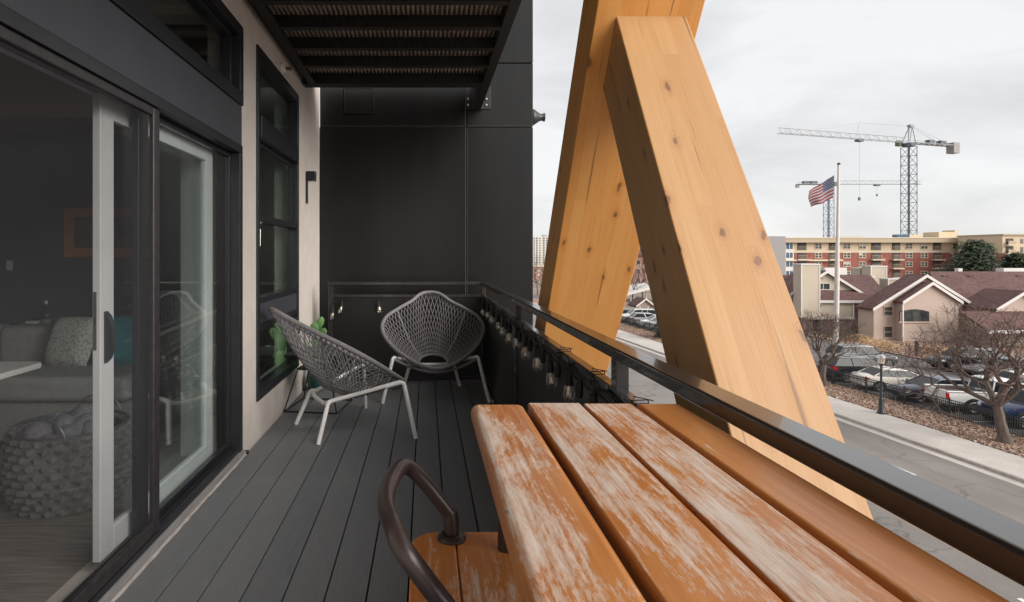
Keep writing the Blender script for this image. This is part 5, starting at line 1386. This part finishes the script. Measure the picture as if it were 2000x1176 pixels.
MB().box(wx(1958,wy), wx(2120,wy), wy, wy+14, GZ, wz(495,wy)-.01).build('brick_wall', M['brick_wall'], rw)
MB().box(wx(1957,wy), wx(2121,wy), wy-.4, wy+14.4, wz(460,wy)+.01, wz(457,wy)).build('cornice', M['cornice'], rw)
for y1, y0 in ((477.5, 466), (494.5, 482), (512, 500)):
    x0, x1 = wx(1964,wy), wx(1979,wy); z0, z1 = wz(y1,wy), wz(y0,wy)
    o = MB().box(x0, x1, wy-.06, wy-.01, z0, z1).build('balcony_recess', M['recess_shade'], rw)  # dark flat sheet, shade of the balcony recess put into the colour
    MB().box(x0+.6, x1-.5, wy-.1, wy-.062, z0+.1, z1-.3).build('glass_door', M['flat_window'], o)
    MB().box(x0-.2, x1+.2, wy-1, wy-.062, z0-.35, z0-.01).build('balcony_slab', M['cream_trim'], o)
    MB().box(x0, x1, wy-.9, wy-.86, z0, z0+1.0).build('balcony_rail', M['cornice'], o)
    for px in (1998, 2030, 2070):
        o = MB().box(wx(px-5,wy), wx(px+5,wy), wy-.06, wy-.01, z0+.3, z1-.1).build('window', M['flat_window'], rw)
        MB().box(wx(px,wy)-.08, wx(px,wy)+.08, wy-.1, wy-.062, z0+.3, z1-.1).build('window_frame', M['cream_trim'], o)
# ---- far tower and low buildings in the gaps between the beams
YW = 400
tw = thing('pale_tower', 'pale high apartment tower with a window grid far off beside the black wall', 'tower', (wx(1062,YW), YW+10, GZ))
MB().box(wx(1028,YW), wx(1088,YW), YW, YW+22, GZ, wz(462,YW)).build('tower_wall', mat('tower_white', (.60,.57,.53), .9), tw)
MB().box(wx(1064,YW), wx(1071,YW), YW+5, YW+10, wz(462,YW)-.1, wz(458.5,YW)).build('roof_room', M['grey_wall'], tw)
for k in range(13):
    for px, w in ((1033,2.4), (1038,2), (1043.2,2.0), (1048.4,2.8), (1054.6,2.0), (1062,3.4), (1068,2.4), (1075,3), (1082,2.4)):
        z = wz(465.4+4.7*k, YW)
        MB().box(wx(px-w/2,YW), wx(px+w/2,YW), YW-.15, YW-.02, z-.55, z+.45).build('window', M['flat_window'], tw)
YL = 210
lb = thing('low_brick_building', 'low red brick building far off below the pale tower', 'building', (wx(1050,YL), YL+8, GZ))
MB().box(wx(990,YL), wx(1120,YL), YL, YL+20, GZ, wz(522,YL)).build('brick_wall', mat('brick_pale', (.36,.20,.165), .9, (.42,.25,.21), .3), lb)
MB().box(wx(989,YL), wx(1121,YL), YL-.5, YL+20.4, wz(522,YL)+.01, wz(519,YL)).build('parapet', M['cream_trim'], lb)
for px in (1045, 1052, 1060, 1068):
    for py in (529, 537, 546):
        MB().box(wx(px-1.6,YL), wx(px+1.6,YL), YL-.1, YL-.01, wz(py+2,YL), wz(py-2,YL)).build('window', M['tower_white'] if px == 1052 else M['flat_window'], lb)
YM = 150
mb_ = thing('brick_townhouse', 'red brick building seen in the gap between the two timber braces', 'building', (wx(1260,YM), YM+8, GZ))
MB().box(wx(1190,YM), wx(1330,YM), YM, YM+14, GZ, wz(497,YM)).build('brick_wall', M['brick_pale'], mb_)
MB().prism([(YM-1, wz(499,YM)), (YM+15, wz(499,YM)), (YM+7, wz(470,YM))], wx(1188,YM), wx(1332,YM), 'x').build('roof', M['shingle_roof'], mb_, recalc=True)
for px in (1232, 1247, 1258, 1272, 1286):
    for py in (513, 530, 548):
        o = MB().box(wx(px-3,YM), wx(px+3,YM), YM-.1, YM-.01, wz(py+4,YM), wz(py-4,YM)).build('window', M['flat_window'], mb_)
        MB().box(wx(px-3.4,YM), wx(px+3.4,YM), YM-.2, YM-.01, wz(py+5,YM), wz(py+4.2,YM)).build('sill', M['trim_white'], o)
YS = 112
ws = thing('white_canopy', 'long white curved canopy roof seen between the two timber braces', 'canopy', (wx(1255,YS), YS, GZ))
n = 12; secs = []
for i in range(n+1):
    t = i/n; px = 1218+95*t; z = wz(571-14*math.sin(math.pi*min(1,t*1.0)*.62), YS)
    secs.append([(wx(px,YS), YS-2, z-.5), (wx(px,YS), YS+6, z-.3), (wx(px,YS), YS+6, z+.15), (wx(px,YS), YS-2, z)])
MB().loft(secs).build('roof', M['trim_white'], ws, recalc=True)
for px in (1232, 1262, 1290): MB().tube([(wx(px,YS), YS, GZ), (wx(px,YS), YS, wz(565,YS)-.2)], .12, 8).build('post', M['trim_white'], ws)
YG = 100
gp = thing('white_porch', 'small white gabled porch behind the distant cars between the braces', 'porch', (wx(1260,YG), YG, GZ))
gable(gp, wx(1245,YG), wx(1276,YG), YG, YG+4, wz(597,YG), wz(585,YG), 'mauve_wall', over=.3)
for px in (1246, 1262, 1275): MB().box(wx(px,YG)-.1, wx(px,YG)+.1, YG-1, YG-.8, GZ, wz(598,YG)).build('post', M['trim_white'], gp)
# ---- bollard, shrubs
bp = UV(44.6, 51.5, GZ+.1); bp.x = wx(1790, 51.5)
bo = thing('path_light', 'short black path light post on the bed before the pink house', 'path light', tuple(bp))
MB().lathe([(.14,0),(.12,.03),(.11,1.0),(.13,1.03),(.13,1.2),(.16,1.22),(.15,1.3),(.02,1.36)], n=12).build('post', M['lamp_green'], bo, smooth=True, local=True)
def shrub(label, base, r, h, seed, mt, n=900, group=None):
    rng = random.Random(seed); m = MB()
    root = thing('shrub', label, 'shrub', tuple(base), 0, group)
    MB().tube([(0,0,-.05),(.02,0,h*.5)], [.04,.01], 5).build('stem', M['bark'], root, local=True)
    for i in range(n):
        d = Vector((rng.gauss(0,1), rng.gauss(0,1), 0))*r*.45; z = h*rng.random()*(1-min(1,(d.length/r))**2*.8)
        p = Vector((d.x, d.y, z)); a = Vector((rng.gauss(0,1), rng.gauss(0,1), rng.gauss(.8,.6))).normalized(); b = a.orthogonal().normalized(); L = .22*rng.uniform(.6,1.3)
        m.add([p-b*L*.15, p+b*L*.15, p+a*L], [(0,1,2)])
    m.build('foliage', mt, root, local=True)
mat('dry_grass', (.36,.22,.11), .95, (.45,.30,.17), 1.5); mat('dull_green', (.10,.115,.05), .9, (.16,.16,.08), 2); mat('dark_hedge', (.035,.045,.03), .9, (.07,.07,.045), 2)
for px, py, Y, r, h, mt, lb_ in ((1722, 680, 56, 1.9, .8, 'dry_grass', 'tawny dry ornamental grass clump below the pink house'), (1680, 676, 60, 1.7, .8, 'dry_grass', 'rust coloured low shrub left of the tawny grass clump'), (1640, 668, 63, 1.1, 1.1, 'dull_green', 'dull green shrub at the foot of the flag pole'), (1672, 655, 64.5, 1.7, 1.2, 'dark_hedge', 'dark clipped hedge by the garage of the tan house'), (1830, 690, 53, 1.6, .7, 'dry_grass', 'dry low shrub behind the big tree by the pink house')):
    b = at(px, py, Y); shrub(lb_, (b.x, Y, GZ+.05), r, h, int(px), M[mt])
strip(44.5, 80, 50, 66, GZ+.09, 'planting_bed', M['mulch_bed'])

# ---- tower cranes
mat('crane_grey', (.27,.28,.29), .6); mat('crane_dark', (.085,.115,.135), .6); mat('crane_cab', (.10,.14,.10), .6); mat('crane_blue', (.10,.15,.22), .6)
def lattice(m, p0, p1, w, h, n, r, tri=False, up=Vector((0,0,1))):
    p0, p1 = Vector(p0), Vector(p1); d = (p1-p0); L = d.length; d.normalize()
    s = d.cross(up)
    s = s.normalized() if s.length > 1e-4 else Vector((1,0,0)); t = s.cross(d).normalized()
    ch = [s*w/2, -s*w/2, t*h] if tri else [s*w/2+t*h/2, s*w/2-t*h/2, -s*w/2-t*h/2, -s*w/2+t*h/2]
    for c in ch: m.tube([p0+c, p1+c], r, 4)
    k = len(ch)
    for i in range(n):
        a = p0+d*L*i/n; b = p0+d*L*(i+1)/n
        for j in range(k):
            c, e = ch[j], ch[(j+1) % k]
            if i % 2: c, e = e, c
            m.tube([a+c, b+e], r*.6, 3)
            if not tri: m.tube([a+ch[j], a+ch[(j+1) % k]], r*.6, 3)
    return m
def crane(label, base, zr, jd, jl, cl_, mw, mast_mt, jib_mt, apex, hook, cw=1.0):
    root = thing('tower_crane', label, 'crane', tuple(base), group='tower cranes')
    base = Vector(base); top = Vector((base.x, base.y, zr)); jd = Vector(jd).normalized(); up = Vector((0,0,1))
    r = mw*.045
    lattice(MB(), base, top-up*1.5, mw, mw, int((zr-base.z)/(mw*1.05)), r, up=Vector((0,1,0))).build('mast', mast_mt, root)
    MB().tube([base, top-up*1.5], r*1.6, 5).build('ladder', mast_mt, root)
    MB().tube([top-up*1.5, top-up*.2], mw*.62, 10).build('slewing_ring', M['crane_dark'], root)
    j0 = top+jd*mw*.6
    lattice(MB(), j0, top+jd*jl, mw*.42, mw*.55, int(jl/(mw*.7)), r*.62, tri=True).build('jib', jib_mt, root)
    c0 = top-jd*mw*.3; c1 = top-jd*cl_
    sd_ = jd.cross(up)
    m = MB()
    for s in (-1, 1): m.tube([c0+sd_*s*mw*.35, c1+sd_*s*mw*.35], r*1.6, 4)
    for i in range(9): q = c0.lerp(c1, i/8); m.tube([q-sd_*mw*.35, q+sd_*mw*.35], r, 4)
    m.tube([c0+up*1.1, c1+up*1.1], r*.6, 4)
    m.build('counter_jib', jib_mt, root)
    rot = Matrix.Rotation(math.atan2(jd.y, jd.x), 4, 'Z')
    MB().obox(Matrix.Translation(c1-up*mw*.25) @ rot, mw*.95*cw, mw*.8*cw, mw*1.2*cw).build('counterweight', M['grey_wall'], root)
    for f in (.45, .72): MB().obox(Matrix.Translation(c0.lerp(c1, f)+up*mw*.28) @ rot, mw*.9, mw*.5, mw*.4).build('winch', M['crane_dark'], root)
    MB().obox(Matrix.Translation(top+jd*mw*.75+sd_*mw*.5-up*.1) @ rot, mw*.65, mw*.45, mw*.6).build('cab', M['crane_cab'], root)
    if apex:
        ap = top+up*apex-jd*mw*-.0-jd*1.0
        m = MB()
        for s in (-1, 1):
            for q in (-.45, .45): m.tube([top+jd*q*mw+sd_*s*mw*.4, ap+sd_*s*mw*.14], r*1.1, 4)
            for i in range(4):
                a = (top+jd*.45*mw+sd_*s*mw*.4).lerp(ap+sd_*s*mw*.14, i/4); b = (top-jd*.45*mw+sd_*s*mw*.4).lerp(ap+sd_*s*mw*.14, (i+1)/4); m.tube([a, b], r*.6, 3)
        m.obox(Matrix.Translation(ap) @ rot, mw*.6, mw*.4, mw*.25)
        m.build('tower_head', jib_mt, root)
        m = MB()
        a2 = top+jd*jl*.42+up*mw*.62
        m.tube([ap, top+jd*jl*.40+up*(apex*.93), top+jd*jl*.74+up*mw*.62], r*.4, 3).tube([top+jd*jl*.40+up*(apex*.93), a2], r*.35, 3).tube([ap, a2-jd*jl*.08], r*.35, 3)
        for s in (-1, 1): m.tube([ap+sd_*s*.3, c0.lerp(c1, .86)+sd_*s*mw*.35], r*.4, 3)
        m.build('tie_cables', jib_mt, root)
    tp = top+jd*jl*hook[0]
    MB().obox(Matrix.Translation(tp-up*mw*.16) @ rot, mw*.75, mw*.5, mw*.22).build('trolley', M['crane_dark'], root)
    MB().tube([tp-up*.4, tp-up*hook[1]], r*.3, 3).build('hoist_cable', jib_mt, root)
    MB().obox(Matrix.Translation(tp-up*(hook[1]+.6)), mw*.17, mw*.17, mw*.34).build('hook_block', M['crane_dark'], root)
Yc = 230
crane('large tower crane with a long white jib and dark mast', (wx(1775,Yc), Yc, GZ), wz(279,Yc), (-62,-18.4,0), 64.5, 24.5, 3.5, M['crane_dark'], M['crane_grey'], 6.6, (.40, 22))
Yc = 330
crane('smaller distant tower crane with its mast behind the flag', (wx(1618.5,Yc), Yc, GZ), wz(360,Yc), (1,0,0), 52, 17.5, 3.6, M['crane_blue'], M['crane_grey'], 0, (.52, 5.5), .45)
